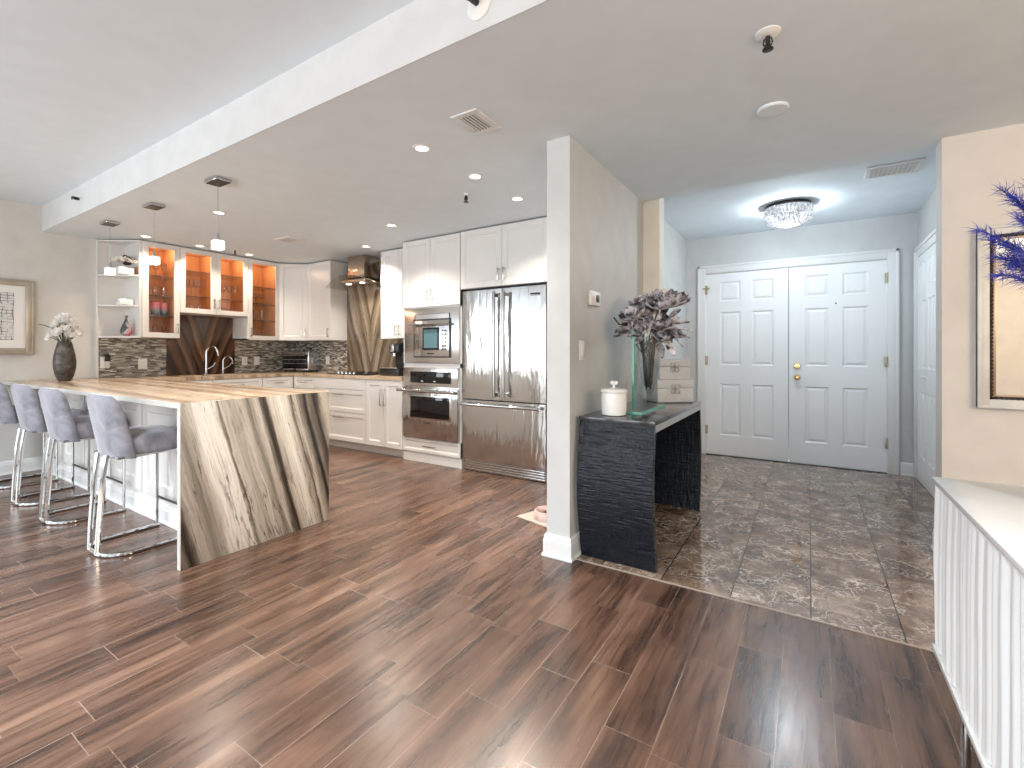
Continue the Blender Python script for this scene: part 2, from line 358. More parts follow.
    def build(s, name, mat, parent=None, smooth=True, ang=35., fix=True):
        me = bpy.data.meshes.new(name)
        me.from_pydata([tuple(v-s.o) for v in s.v], [], s.f)
        b = bmesh.new(); b.from_mesh(me)
        if fix: bmesh.ops.recalc_face_normals(b, faces=b.faces[:])
        b.to_mesh(me); b.free()
        if smooth:
            me.polygons.foreach_set('use_smooth', [True]*len(me.polygons)); me.set_sharp_from_angle(angle=math.radians(ang))
        me.materials.append(M[mat] if isinstance(mat, str) else mat)
        o = bpy.data.objects.new(name, me); COL.objects.link(o)
        if parent is not None: o.parent = parent
        else: o.location = s.o
        return o
def thing(name, label, cat, loc=(0, 0, 0), rz=0., group=None):
    o = bpy.data.objects.new(name, None); COL.objects.link(o); o.empty_display_size = .1
    o.location = loc; o.rotation_euler = (0, 0, rz)
    o['label'] = label; o['category'] = cat
    if group: o['group'] = group
    return o
def tag(o, label, cat, group=None, kind=None):
    o['label'] = label; o['category'] = cat
    if group: o['group'] = group
    if kind: o['kind'] = kind
    return o
def struct(o): o['kind'] = 'structure'; return o
def copy_tree(o, parent=None):
    c = o.copy(); COL.objects.link(c)
    if parent is not None: c.parent = parent
    for ch in list(o.children): copy_tree(ch, c)
    return c
def sbox(name, mat, *a, bev=0.): return struct(MB().box(*a, bev=bev).build(name, mat, smooth=bool(bev)))

# ------------------------------------------------------------------ the room
XL, ZC, ZE, ZM = -6.68, 2.454, 2.555, 2.712
XR = 4.2
sbox('floor', 'floor', XL, YB, -.1, XR, 4.5, 0)
struct(MB().box(-1.165, 2.495, -.02, .93, 5.95, .004).build('floor', 'marble', smooth=False))
sbox('trim_1', plain('tan_strip', (.40, .33, .27), .4), -1.165, 2.486, -.01, .6, 2.494, .0045)          # metal strip at the marble edge
sbox('ceiling', 'ceiling', XL, YB, ZM, XR, 1.474, ZM+.1)
sbox('ceiling', 'ceiling', XL, 1.474, ZC, XR, 3.85, ZM+.1)                    # dropped ceiling; its front is the beam face
sbox('beam_tone_face', 'beam', XL, 1.469, ZC-.001, XR, 1.4738, ZM)                          # added face, no real board: neutral colour without the ceiling's light-offsetting blue
sbox('ceiling', 'ceiling', XL, 3.85, ZC, -1.26, 4.5, ZM+.1)
sbox('ceiling', 'ceiling', -1.259, 3.85, ZE, .95, 5.95, ZE+.12)
struct(MB().box(XL-.15, YB, 0, XL, WIN_L[0], ZM).box(XL-.15, WIN_L[1], 0, XL, 4.6, ZM).box(XL-.15, WIN_L[0], 0, XL, WIN_L[1], .2).box(XL-.15, WIN_L[0], 2.42, XL, WIN_L[1], ZM).build('wall_left', 'wall', smooth=False))
sbox('wall_kitchen_left', 'wall', XL, 1.885, 0, -6.62, 4.45, ZC)
sbox('wall_kitchen_rear', 'wall', XL, 4.27, 0, -1.31, 4.48, ZC)
sbox('wall_pantry', 'column', -1.98, 3.80, 0, -1.31, 4.27, ZC)
# partition between kitchen and entry
sbox('wall_center', 'wall_entry', -1.31, 2.462, 0, -1.165, 3.88, ZC)
sbox('trim_2', 'column', -1.312, 2.452, 0.1, -1.163, 2.462, ZC)             # bright end face of the partition
sbox('trim_3', plain('cream_pilaster_paint', (.80, .76, .68), .6), -1.31, 3.88, 0, -1.032, 4.02, ZE+.05)             # cream pilaster in the entry
sbox('wall_entry_left', 'wall_entry', -1.40, 4.02, 0, -1.245, 6.05, ZE+.05)
sbox('wall_entry_right', 'wall_entry', .89, 3.80, 0, 1.05, 6.05, ZE+.05)
sbox('wall_right', 'wall_warm', .657, 3.65, 0, XR, 3.80, ZC)
sbox('wall_right_side', 'wall_warm', XR, YB, 0, XR+.15, 3.8, ZM)
# entry wall with the doorway
struct(MB().box(-1.40, 5.90, 0, -1.03, 6.05, ZE+.05).box(.665, 5.90, 0, 1.05, 6.05, ZE+.05).box(-1.03, 5.90, 2.135, .665, 6.05, ZE+.05)
       .build('wall_entry_rear', 'wall_entry', smooth=False))
# wall behind the camera, with its windows
b = MB(); xs = [XL]+[v for w in WIN_X for v in w]+[XR]
for i in range(0, len(xs), 2): b.box(xs[i], YB-.15, 0, xs[i+1], YB, ZM)
for a, c in WIN_X: b.box(a, YB-.15, 0, c, YB, .2); b.box(a, YB-.15, 2.42, c, YB, ZM)
struct(b.build('wall_back', 'wall', smooth=False))
for i, (a, c) in enumerate(WIN_X):
    m_ = MB()
    for x in (a, (a+c)/2-.03, c-.06): m_.box(x, YB-.12, .2, x+.06, YB-.04, 2.42)
    m_.box(a, YB-.12, .2, c, YB-.04, .26).box(a, YB-.12, 2.36, c, YB-.04, 2.42)
    struct(m_.build('window_%d' % (i+1), 'trim', smooth=False))

# baseboards: profile (out, z)
BBP = [(0, 0), (.024, 0), (.024, .012), (.017, .022), (.017, .095), (.013, .105), (.013, .118), (.006, .13), (0, .13)]
def baseboard(name, p0, p1, nrm):
    p0, p1, nrm = Vector(p0), Vector(p1), Vector(nrm); n = len(BBP)
    vs = [p0+nrm*o+Vector((0, 0, z)) for o, z in BBP]+[p1+nrm*o+Vector((0, 0, z)) for o, z in BBP]
    return struct(MB().add(vs, [list(range(n))[::-1], list(range(n, 2*n))]+[[i, (i+1) % n, n+(i+1) % n, n+i] for i in range(n)]).build(name, 'trim', smooth=False))
baseboard('baseboard_left', (XL, YB, 0), (XL, 1.885, 0), (1, 0, 0))
rings = [[(-1.312-o, 3.78, z) for o, z in BBP], [(-1.312-o, 2.452-o, z) for o, z in BBP], [(-1.163+o, 2.452-o, z) for o, z in BBP], [(-1.163+o, 3.88, z) for o, z in BBP]]
nb = len(BBP)                                                # mitred around the partition's end
struct(MB().add([p for r_ in rings for p in r_], [[k*nb+i, k*nb+(i+1) % nb, (k+1)*nb+(i+1) % nb, (k+1)*nb+i] for k in range(3) for i in range(nb)]+[list(range(nb)), list(range(3*nb, 4*nb))]).build('baseboard_center', 'trim', smooth=False))
baseboard('baseboard_right', (.64, 3.65, 0), (XR, 3.65, 0), (0, -1, 0))
baseboard('baseboard_right', (.657, 3.63, 0), (.657, 3.80, 0), (-1, 0, 0))
baseboard('baseboard_entry', (-1.245, 4.02, 0), (-1.245, 5.90, 0), (1, 0, 0))
baseboard('baseboard_entry', (-1.245, 5.90, 0), (-1.12, 5.90, 0), (0, -1, 0))
baseboard('baseboard_entry', (.755, 5.90, 0), (.89, 5.90, 0), (0, -1, 0))

# ------------------------------------------------------------------ entry double door and closet door
def casing(name, x0, x1, z1, y, w=.092):
    m_ = MB()
    for off, d in ((0, .018), (.02, .026), (.06, .014)):
        pass
    def leg(a, b_): m_.box(a, y-.022, .004, b_, y, z1+w, bev=.006)
    leg(x0-w, x0); leg(x1, x1+w); m_.box(x0, y-.022, z1, x1, y, z1+w, bev=.006)
    m_.box(x0-w, y-.03, .004, x0-w+.028, y-.02, z1+w, bev=.004).box(x1+w-.028, y-.03, .004, x1+w, y-.02, z1+w, bev=.004).box(x0-w, y-.03, z1+w-.028, x1+w, y-.02, z1+w, bev=.004)
    m_.box(x0-.012, y-.012, .004, x0+.004, y+.06, z1+.004).box(x1-.004, y-.012, .004, x1+.012, y+.06, z1+.004).box(x0, y-.012, z1-.004, x1, y+.06, z1+.012)
    return struct(m_.build(name, 'trim'))
casing('trim_4', -1.024, .656, 2.13, 5.90)
def frustum(m_, x0, z0, x1, z1, y0, y1, ins):
    """raised field: base rectangle on plane y0, top rectangle on y1 (nearer the viewer)"""
    m_.add([(x0, y0, z0), (x1, y0, z0), (x1, y0, z1), (x0, y0, z1), (x0+ins, y1, z0+ins), (x1-ins, y1, z0+ins), (x1-ins, y1, z1-ins), (x0+ins, y1, z1-ins)],
           [[4, 5, 6, 7], [0, 1, 5, 4], [1, 2, 6, 5], [2, 3, 7, 6], [3, 0, 4, 7]])
def six_panel(x0, x1, y, zb, zt, panels):
    """leaf with recessed, raised-and-fielded panels; front face on plane y"""
    m_ = MB(); xs = sorted({x0, x1, *[p[0] for p in panels], *[p[2] for p in panels]}); zs = sorted({zb, zt, *[p[1] for p in panels], *[p[3] for p in panels]})
    m_.box(x0, y+.012, zb, x1, y+.04, zt)
    def inpan(x, z): return any(p[0] < x < p[2] and p[1] < z < p[3] for p in panels)
    for i in range(len(xs)-1):
        for j in range(len(zs)-1):
            if not inpan((xs[i]+xs[i+1])/2, (zs[j]+zs[j+1])/2): m_.box(xs[i], y, zs[j], xs[i+1], y+.013, zs[j+1])
    for p in panels:
        x0_, z0_, x1_, z1_ = p; s = .016                             # sticking slope, then the raised field
        for a, b_, c, d in (((x0_, z0_), (x1_, z0_), (x1_-s, z0_+s), (x0_+s, z0_+s)), ((x1_, z0_), (x1_, z1_), (x1_-s, z1_-s), (x1_-s, z0_+s)),
                            ((x1_, z1_), (x0_, z1_), (x0_+s, z1_-s), (x1_-s, z1_-s)), ((x0_, z1_), (x0_, z0_), (x0_+s, z0_+s), (x0_+s, z1_-s))):
            m_.add([(a[0], y, a[1]), (b_[0], y, b_[1]), (c[0], y+.011, c[1]), (d[0], y+.011, d[1])], [[0, 1, 2, 3]])
        frustum(m_, x0_+.02, z0_+.02, x1_-.02, z1_-.02, y+.012, y+.003, .022)
    return m_
ZR = [(.24, .84), (1.055, 1.675), (1.795, 2.025)]
def leafpanels(cols): return [(a, z0, b_, z1) for a, b_ in cols for z0, z1 in ZR]
dl = struct(six_panel(-1.02, -.187, 5.905, .012, 2.124, leafpanels([(-.875, -.655), (-.545, -.325)])).build('door_1', 'door', smooth=False))
dr = struct(six_panel(-.181, .652, 5.905, .012, 2.124, leafpanels([(-.035, .18), (.295, .51)])).build('door_2', 'door', smooth=False))
def hinge(z, x, par):
    MB().box(x-.018, 5.885, z-.05, x+.018, 5.906, z+.05, bev=.002).cyl((x, 5.882, z-.052), (x, 5.882, z+.052), .009).build('hinge', 'hinge', par)
for z in (1.94, 1.11, .30): hinge(z, -1.024, dl); hinge(z, .656, dr)
MB().lathe([(.034, 0), (.034, -.006), (.028, -.02), (.012, -.022)], (-.105, 5.906, 1.058), 24, 'y').box(-.108, 5.872, 1.045, -.102, 5.89, 1.071, bev=.002).build('deadbolt', 'brass', dr)
MB().lathe([(.032, 0), (.032, -.005), (.014, -.012), (.012, -.03), (.026, -.042), (.030, -.055), (.024, -.067), (.006, -.071)], (-.105, 5.906, .934), 24, 'y').build('knob', 'brass', dr)
MB().lathe([(.008, 0), (.008, -.004), (.003, -.005)], (.239, 5.906, 1.714), 12, 'y').build('peephole', 'darkmetal', dr)
MB().box(-1.024, 5.88, .004, .656, 5.93, .012).build('threshold', 'darkmetal', dl)
# door closer pin near the top left hinge
MB().tube([(-1.06, 5.876, 1.955), (-1.00, 5.872, 1.955), (-.985, 5.885, 1.955)], .006, 8).build('door_stop', 'hinge', dl)

sbox('door_gap_blocker', 'wall', -1.4, 6.06, 0, 1.05, 6.1, ZE)  # unseen slab added behind the doors to block light leaking through gaps
# closet: door in the entry's right wall (faces -X); built facing -Y then turned
def to_right_wall(m_, x): # local (u, depth, z) with u measured toward -Y
    for i, v in enumerate(m_.v): m_.v[i] = Vector((x+v.y, 5.86-v.x, v.z))
    return m_
cl = six_panel(.11, .48, -.004, .01, 2.09, leafpanels([(.16, .28), (.31, .43)]))
cl2 = six_panel(.485, .86, -.004, .01, 2.09, leafpanels([(.53, .66), (.69, .81)]))
d3 = struct(to_right_wall(cl, .87).build('door_3', 'door', smooth=False))
struct(to_right_wall(cl2, .87).build('door_4', 'door', smooth=False))
mk = MB().lathe([(.012, 0), (.010, -.012), (.016, -.022), (.010, -.03)], (.45, -.004, .98), 14, 'y'); to_right_wall(mk, .87).build('knob', 'plastic', d3)
cs = MB(); cs.box(0, -.024, .004, .10, .0, 2.19, bev=.006).box(.87, -.024, .004, .97, 0, 2.19, bev=.006).box(.10, -.024, 2.095, .87, 0, 2.19, bev=.006).box(0, -.034, .004, .03, -.02, 2.19, bev=.004).box(.0, -.034, 2.16, .97, -.02, 2.19, bev=.004)
struct(to_right_wall(cs, .885).build('trim_5', 'trim'))

# ------------------------------------------------------------------ cabinets (local: x across, front at y=0 facing -y, z up)
def shaker(m_, x0, z0, x1, z1, st=.058, y=0., hole=False):
    t = .02
    m_.box(x0, y-t, z0, x0+st, y, z1, bev=.0015, seg=1).box(x1-st, y-t, z0, x1, y, z1, bev=.0015, seg=1)
    m_.box(x0+st, y-t, z0, x1-st, y, z0+st, bev=.0015, seg=1).box(x0+st, y-t, z1-st, x1-st, y, z1, bev=.0015, seg=1)
    if not hole:
        m_.box(x0+st, y-.010, z0+st, x1-st, y, z1-st)
        i = .012                                                  # small inner bevel
        a, b_, c, d = x0+st, z0+st, x1-st, z1-st
        m_.add([(a, y-.018, b_), (c, y-.018, b_), (c, y-.018, d), (a, y-.018, d), (a+i, y-.010, b_+i), (c-i, y-.010, b_+i), (c-i, y-.010, d-i), (a+i, y-.010, d-i)],
               [[0, 1, 5, 4], [1, 2, 6, 5], [2, 3, 7, 6], [3, 0, 4, 7]])
    return m_
def pull(par, x, z, L=.12, vert=True, y=-.02):
    m_ = MB(); h = L/2
    if vert:
        m_.box(x-.006, y-.034, z-h, x+.006, y-.026, z+h, bev=.002)
        for q in (-h+.012, h-.012): m_.box(x-.005, y-.03, z+q-.006, x+.005, y, z+q+.006)
    else:
        m_.box(x-h, y-.034, z-.006, x+h, y-.026, z+.006, bev=.002)
        for q in (-h+.012, h-.012): m_.box(x+q-.006, y-.03, z-.005, x+q+.006, y, z+.005)
    return m_.build('handle', 'nickel', par)
def door(root, x0, z0, x1, z1, hside=None, hz=None, hl=.12, st=.058):
    d = shaker(MB(), x0, z0, x1, z1, st).build('door', 'cab', root, smooth=False)
    if hside is not None: pull(d, x0+.03 if hside == 'l' else x1-.03, hz, hl)
    return d
def gdoor(root, x0, z0, x1, z1, hside, hz, st=.055):
    d = shaker(MB(), x0, z0, x1, z1, st, hole=True).build('door', 'cab', root, smooth=False)
    MB().box(x0+st-.004, -.013, z0+st-.004, x1-st+.004, -.008, z1-st+.004).build('glass_pane', 'pane', d, smooth=False)
    pull(d, x0+.028 if hside == 'l' else x1-.028, hz)
    return d
def drawer(root, x0, z0, x1, z1, hl=.12, st=.04):
    d = shaker(MB(), x0, z0, x1, z1, st).build('drawer', 'cab', root, smooth=False)
    pull(d, (x0+x1)/2, z1-.055 if z1-z0 > .2 else (z0+z1)/2, hl, False)
    return d
def carcass(root, x0, z0, x1, z1, dep, hollow=False, shelves=(), mid=None):
    if not hollow: MB().box(x0, .001, z0, x1, dep, z1).build('body', 'cab', root, smooth=False); return
    t = .018
    MB().box(x0, 0, z0, x0+t, dep, z1).box(x1-t, 0, z0, x1, dep, z1).box(x0, 0, z0, x1, dep, z0+t).box(x0, 0, z1-t, x1, dep, z1).build('body', 'cab', root, smooth=False)
    m_ = MB().box(x0+t, dep-.012, z0+t, x1-t, dep-.002, z1-t).box(x0+t, .004, z0+t, x0+t+.003, dep-.01, z1-t).box(x1-t-.003, .004, z0+t, x1-t, dep-.01, z1-t)
    m_.box(x0+t, .004, z0+t, x1-t, dep-.01, z0+t+.003).box(x0+t, .004, z1-t-.003, x1-t, dep-.01, z1-t)
    for xm in ([(x0+x1)/2] if not mid else [(x0+mid)/2, (x1+mid)/2]):
        pk = MB().lathe([(.028, z1-t-.003), (.028, z1-t-.012), (.022, z1-t-.014)], (xm, .11, 0), 16).build('puck_lamp', 'lamp_warm', root)
        lt = light('POINT', 'cabinet_lamp_glow', (xm, .11, z1-t-.03), 1.8, (1, .74, .48), shadow_soft_size=.012); lt.parent = root
    if mid: m_.box(mid-.012, .02, z0+t, mid+.012, dep-.01, z1-t)
    m_.build('interior', 'maple', root, smooth=False)
    for z in shelves:
        sh = MB().box(x0+t+.004, .02, z-.005, x1-t-.004, dep-.014, z+.005).build('glass_shelf', 'glass', root, smooth=False)
        MB().box(x0+t+.004, .016, z-.005, x1-t-.004, .02, z+.005).build('shelf_edge', 'shelfedge', sh, smooth=False)
R90 = PI/2
UX, UY, ZT = -6.22, 4.0, 2.44
def upper_left(name, label, cat, y0): return thing(name, label, cat, (UX, y0, 0), R90)
DEPL = -UX and (6.55-6.22)
# open shelf unit set at an angle at the near end
t = thing('open_shelf_unit', 'white open corner shelf unit at the left end of the wall cabinets', 'shelf', (-6.62, 1.90, 0))
poly = [(0, 0), (.05, 0), (.40, .238), (.40, .262), (0, .262)]
for nm, z0, z1 in (('bottom_panel', 1.365, 1.385), ('shelf', 1.712, 1.727), ('shelf', 2.045, 2.06), ('top_panel', 2.425, 2.44)):
    MB().prism(poly, z0, z1).build(nm, 'cab', t, smooth=False)
MB().box(0, 0, 1.385, .012, .25, 2.425).build('wall_panel', 'cab', t, smooth=False)
MB().box(.012, .242, 1.385, .398, .262, 2.425).build('side_panel', 'cab', t, smooth=False)
MB().box(0, -.014, .93, .02, -.001, 2.44).build('edge_strip', 'trim', t, smooth=False)

t = upper_left('glass_wall_cabinet', 'tall glass-front wall cabinet holding pink cups, beside the open shelves', 'cabinet', 2.165)
carcass(t, 0, 1.37, .362, ZT, .395, True, (1.618, 1.847, 2.07)); gdoor(t, .002, 1.372, .360, ZT-.002, 'r', 1.48)
t = upper_left('glass_wall_cabinet', 'short double-door glass-front wall cabinet above the sink', 'cabinet', 2.529)
carcass(t, 0, 1.672, .783, ZT, .395, True, (1.874, 2.176), .3915); gdoor(t, .002, 1.674, .390, ZT-.002, 'r', 1.80); gdoor(t, .393, 1.674, .781, ZT-.002, 'l', 1.80)
t = upper_left('glass_wall_cabinet', 'narrow tall glass-front wall cabinet right of the sink', 'cabinet', 3.314)
carcass(t, 0, 1.37, .434, ZT, .395, True, (1.635, 1.857, 2.08)); gdoor(t, .002, 1.372, .432, ZT-.002, 'l', 1.47)
# diagonal corner cabinet
dv = Vector((-5.93+6.22, 4.0-3.75)); ang = math.atan2(dv.y, dv.x); Lw = dv.length
t = thing('corner_wall_cabinet', 'white diagonal corner wall cabinet with one solid door', 'cabinet', (-6.22, 3.75, 0), ang)
carcass(t, 0.003, 1.37, Lw-.003, ZT, .28); door(t, .004, 1.372, Lw-.004, ZT-.002, 'r', 1.47)
t = thing('wall_cabinet', 'white single-door wall cabinet just left of the range hood', 'cabinet', (-5.925, UY, 0))
carcass(t, 0, 1.37, .515, ZT, .265); door(t, .002, 1.372, .513, ZT-.002, 'r', 1.47)
t = thing('wall_cabinet', 'slim white wall cabinet between range hood and oven tower', 'cabinet', (-4.44, UY, 0))
carcass(t, 0, 1.37, .575, ZT, .22)
door(t, .002, 1.372, .305, ZT-.002, 'r', 1.47); door(t, .308, 1.372, .573, ZT-.002, 'l', 1.47)

# base cabinets
BX, BY = -5.95, 3.80
def base(name, label, loc, rz, w, dep=.46):
    t = thing(name, label, 'cabinet', loc, rz)
    MB().box(0, .001, .10, w, dep, .882).box(0, .06, 0, w, dep, .10).build('body', 'cab', t, smooth=False)
    return t
t = base('sink_base_cabinet', 'white sink base cabinet under the faucets', (BX, 2.16, 0), R90, 1.19)
drawer(t, .002, .73, .592, .878); drawer(t, .597, .73, 1.188, .878); door(t, .002, .105, .592, .724, 'r', .62, .16); door(t, .597, .105, 1.188, .724, 'l', .62, .16)
t = base('corner_base_cabinet', 'white corner base cabinet beyond the sink base', (BX, 3.352, 0), R90, .447)
drawer(t, .002, .73, .425, .878); door(t, .002, .105, .425, .724, 'l', .62, .16)
t = base('base_cabinet', 'narrow white base cabinet left of the cooktop drawers', (-5.92, BY, 0), 0, .455)
MB().box(-.03, .0, .10, 0, .04, .882).build('filler_strip', 'cab', t, smooth=False)
drawer(t, .002, .73, .453, .878); door(t, .002, .105, .453, .724, 'r', .62, .16)
t = base('drawer_cabinet', 'white drawer base cabinet below the cooktop', (-5.463, BY, 0), 0, .985)
MB().box(.002, -.02, .745, .983, 0, .878, bev=.0015, seg=1).build('apron_panel', 'cab', t, smooth=False)
drawer(t, .002, .462, .983, .738, .2, .05); drawer(t, .002, .105, .983, .456, .2, .05)
t = base('base_cabinet', 'white double-door base cabinet beside the oven tower', (-4.476, BY, 0), 0, .612)
door(t, .002, .105, .304, .878, 'r', .68, .2); door(t, .308, .105, .610, .878, 'l', .68, .2)

# oven tower and fridge surround
t = thing('oven_tower_cabinet', 'tall white oven tower cabinet with doors on top', 'cabinet', (-3.862, BY, 0))
MB().box(0, 0, .10, .012, .46, ZT).box(.81, 0, .10, .835, .46, ZT).box(0, 0, 1.685, .835, .46, ZT).box(0, 0, .10, .835, .46, .265).box(0, 0, 1.04, .835, .46, 1.085).box(0, .4, .10, .835, .46, ZT).box(0, .06, 0, .835, .46, .10).build('body', 'cab', t, smooth=False)
MB().box(.0, -.004, 0, .835, .06, .10).build('toe_kick', 'cab', t, smooth=False)
door(t, .004, 1.702, .412, ZT-.002, 'r', 1.82); door(t, .416, 1.702, .824, ZT-.002, 'l', 1.82)
drawer(t, .004, .11, .824, .262, .18, .03)
t = thing('fridge_cabinet', 'white double-door cabinet above the refrigerator', 'cabinet', (-3.022, 3.785, 0))
MB().box(0, 0, 1.85, 1.03, .47, ZT).box(1.0, 0, 0, 1.02, .47, 1.85).build('body', 'cab', t, smooth=False)
door(t, .004, 1.853, .512, ZT-.002, 'r', 1.965); door(t, .516, 1.853, 1.026, ZT-.002, 'l', 1.965)

# worktops
tp = thing('sink_worktop', 'brown veined stone worktop turning the corner from sink to cooktop', 'worktop', (-6.0, 3.0, 0))
o_ = tp.location
MB(o_).box(-6.62, 2.131, .883, -6.33, 3.79, .923).box(-6.33, 2.131, .883, -5.92, 2.55, .923).box(-6.33, 3.28, .883, -5.92, 3.79, .923).box(-6.02, 2.55, .883, -5.92, 3.28, .923).box(-6.62, 3.77, .883, -3.863, 4.27, .923).build('worktop', 'slab_top', tp, smooth=False)
sk = MB(o_); sk.box(-6.33, 2.55, .75, -6.02, 3.28, .76).box(-6.335, 2.55, .75, -6.325, 3.28, .91).box(-6.025, 2.55, .75, -6.015, 3.28, .91).box(-6.33, 2.545, .75, -6.02, 2.555, .91).box(-6.33, 3.275, .75, -6.02, 3.285, .91)
sk.build('sink_bowl', 'steel_flat', tp, smooth=False)

# backsplash
sbox('wall_tile_left', 'mosaic_y', -6.62, 1.91, .923, -6.605, 4.27, 1.38)
sbox('wall_tile_rear', 'mosaic_x', -6.605, 4.255, .923, -5.35, 4.27, 1.38)
tag(MB((-6.59, 2.94, .924)).box(-6.604, 2.545, .924, -6.588, 3.34, 1.671).build('stone_backsplash', 'slab_sink', smooth=False), 'dark brown book-matched stone backsplash behind the sink faucets', 'backsplash')
tag(MB((-4.7, 4.245, .924)).box(-5.395, 4.238, .924, -3.865, 4.254, 2.4).build('stone_backsplash', 'slab_hood', smooth=False), 'taupe V-veined stone backsplash below the range hood', 'backsplash')

# peninsula
t = thing('peninsula_cabinet', 'white panelled base of the peninsula behind the bar stools', 'cabinet', (-4.8, 1.8, 0)); o_ = t.location
MB(o_).box(-6.615, 1.475, 0, -2.972, 2.10, .888).build('body', 'cab', t, smooth=False)
for i in range(6):
    a = -6.60+i*.604
    m_ = MB(o_); k = len(m_.v); shaker(m_, a+.012, .17, a+.595, .86, .09, y=1.475); m_.build('panel', 'cab', t, smooth=False)
b = MB(o_); n = len(BBP)
vs = [Vector((-6.61, 1.475-o, z)) for o, z in BBP]+[Vector((-2.972, 1.475-o, z)) for o, z in BBP]
b.add(vs, [list(range(n))[::-1], list(range(n, 2*n))]+[[i, (i+1) % n, n+(i+1) % n, n+i] for i in range(n)]).build('baseboard', 'trim', t, smooth=False)
t = thing('peninsula_worktop', 'veined stone peninsula worktop with waterfall end panel', 'worktop', (-4.8, 1.66, 0)); o_ = t.location
MB(o_).box(-6.615, 1.19, .889, -2.911, 2.129, .923, bev=.003).box(-6.675, 1.19, .889, -6.612, 1.883, .923).build('tabletop', 'slab_top', t)
MB(o_).box(-2.944, 1.191, .001, -2.91, 2.129, .9215, bev=.002).build('waterfall_panel', 'slab', t)
MB(o_).box(-2.944, 1.186, .001, -2.912, 1.1905, .9215).box(-6.675, 1.186, .892, -2.945, 1.1905, .921).build('polished_edge', plain('polished_stone_edge', (.56, .55, .52), .12), t, smooth=False)

# ------------------------------------------------------------------ appliances
# refrigerator
t = thing('refrigerator', 'stainless french-door refrigerator with bottom freezer drawer', 'refrigerator', (-2.513, 3.77, 0)); o_ = t.location
X0, X1, Yf = -2.995, -2.03, 3.77
MB(o_).box(X0+.012, Yf+.055, .02, X1-.012, Yf+.485, 1.815).build('body', 'darkmetal', t, smooth=False)
def bowed(x0, x1, z0, z1, yf, dep, bow):
    m_ = MB(o_)
    m_.shell(lambda u, v: Vector((x0+(x1-x0)*u, yf+bow*(2*u-1)**2+(.006 if (u in (0, 1) or v in (0, 1)) else 0), z0+(z1-z0)*v)), 16, 6, (0, dep, 0)); return m_
dl_ = bowed(X0, -2.516, .735, 1.825, Yf-.008, .055, .006).build('door', 'steel', t); dr_ = bowed(-2.510, X1, .735, 1.825, Yf-.008, .055, .006).build('door', 'steel', t)
fz = bowed(X0, X1, .118, .722, Yf-.01, .06, .006).build('freezer_drawer', 'steel', t)
for par, x in ((dl_, -2.565), (dr_, -2.455)):
    MB(o_).tube([(x, Yf-.06, .76), (x, Yf-.062, 1.3), (x, Yf-.06, 1.79)], .016, 12).box(x-.012, Yf-.06, .775, x+.012, Yf, .81).box(x-.012, Yf-.06, 1.74, x+.012, Yf, 1.775).build('handle', 'handle', par)
MB(o_).tube([(X0+.03, Yf-.065, .685), (X1-.03, Yf-.065, .685)], .016, 12).box(X0+.05, Yf-.06, .672, X0+.08, Yf, .698).box(X1-.08, Yf-.06, .672, X1-.05, Yf, .698).build('handle', 'chrome', fz)
m_ = MB(o_).box(X0+.01, Yf+.03, .004, X1-.01, Yf+.06, .112)
for i in range(4): m_.box(X0+.012, Yf, .018+i*.024, X1-.012, Yf+.04, .034+i*.024, bev=.003)
m_.build('kick_grille', 'steel_flat', t)
m_ = MB(o_)
for i in range(7): m_.box(-2.185+i*.014, Yf-.0155, 1.742, -2.185+i*.014+.009, Yf-.006, 1.757)
m_.box(-2.19, Yf-.0152, 1.733, -2.09, Yf-.006, 1.736); m_.build('badge', 'darkmetal', dr_, smooth=False)

def badge(par, x, z, y, w=.05):
    m_ = MB(o_)
    for i in range(5): m_.box(x-w/2+i*w/5, y-.0025, z-.006, x-w/2+(i+.72)*w/5, y, z+.006)
    m_.build('badge', 'darkmetal', par, smooth=False)
# built-in microwave
t = thing('microwave', 'built-in stainless microwave above the wall oven', 'microwave', (-3.45, 3.79, 1.085)); o_ = t.location
X0, X1 = -3.835, -3.050; Yf = 3.782
MB(o_).box(X0, Yf, 1.088, X1, Yf+.3, 1.682, bev=.004).build('trim_frame', 'steel_flat', t)
o_ = o_+Vector((-.03, 0, .045))                               # the door sits a little low in its trim frame
MB(o_).box(-3.70, Yf-.004, 1.605, -3.20, Yf, 1.665).build('vent', 'darkmetal', t, smooth=False)
MB(o_).box(-3.69, Yf-.008, 1.610, -3.21, Yf, 1.660).build('vent_panel', 'steel_flat', t, smooth=False)
dd = MB(o_).box(-3.70, Yf-.018, 1.205, -3.20, Yf, 1.595, bev=.004).build('door', 'steel', t)
MB(o_).box(-3.715, Yf-.009, 1.192, -3.185, Yf-.001, 1.61).build('gasket', 'black', dd, smooth=False)
MB(o_).box(-3.57, Yf-.0225, 1.275, -3.335, Yf-.017, 1.515, bev=.002).build('window', 'blackglass', dd)
MB(o_).box(-3.55, Yf-.0245, 1.295, -3.355, Yf-.022, 1.495).build('glass_pane', plain('microwave_glass', (.10, .19, .22), .08), dd, smooth=False)
MB(o_).tube([(-3.755, Yf-.06, 1.555), (-3.175, Yf-.06, 1.555)], .014, 12).box(-3.73, Yf-.06, 1.545, -3.71, Yf-.01, 1.565).box(-3.22, Yf-.06, 1.545, -3.20, Yf-.01, 1.565).build('handle', 'chrome', dd)
m_ = MB(o_)
for i in range(6):
    for j in range(2): m_.box(-3.30+j*.04, Yf-.021, 1.27+i*.04, -3.275+j*.04, Yf-.017, 1.288+i*.04)
m_.build('keypad', 'darkmetal', dd, smooth=False)
badge(dd, -3.455, 1.235, Yf-.018, .10)
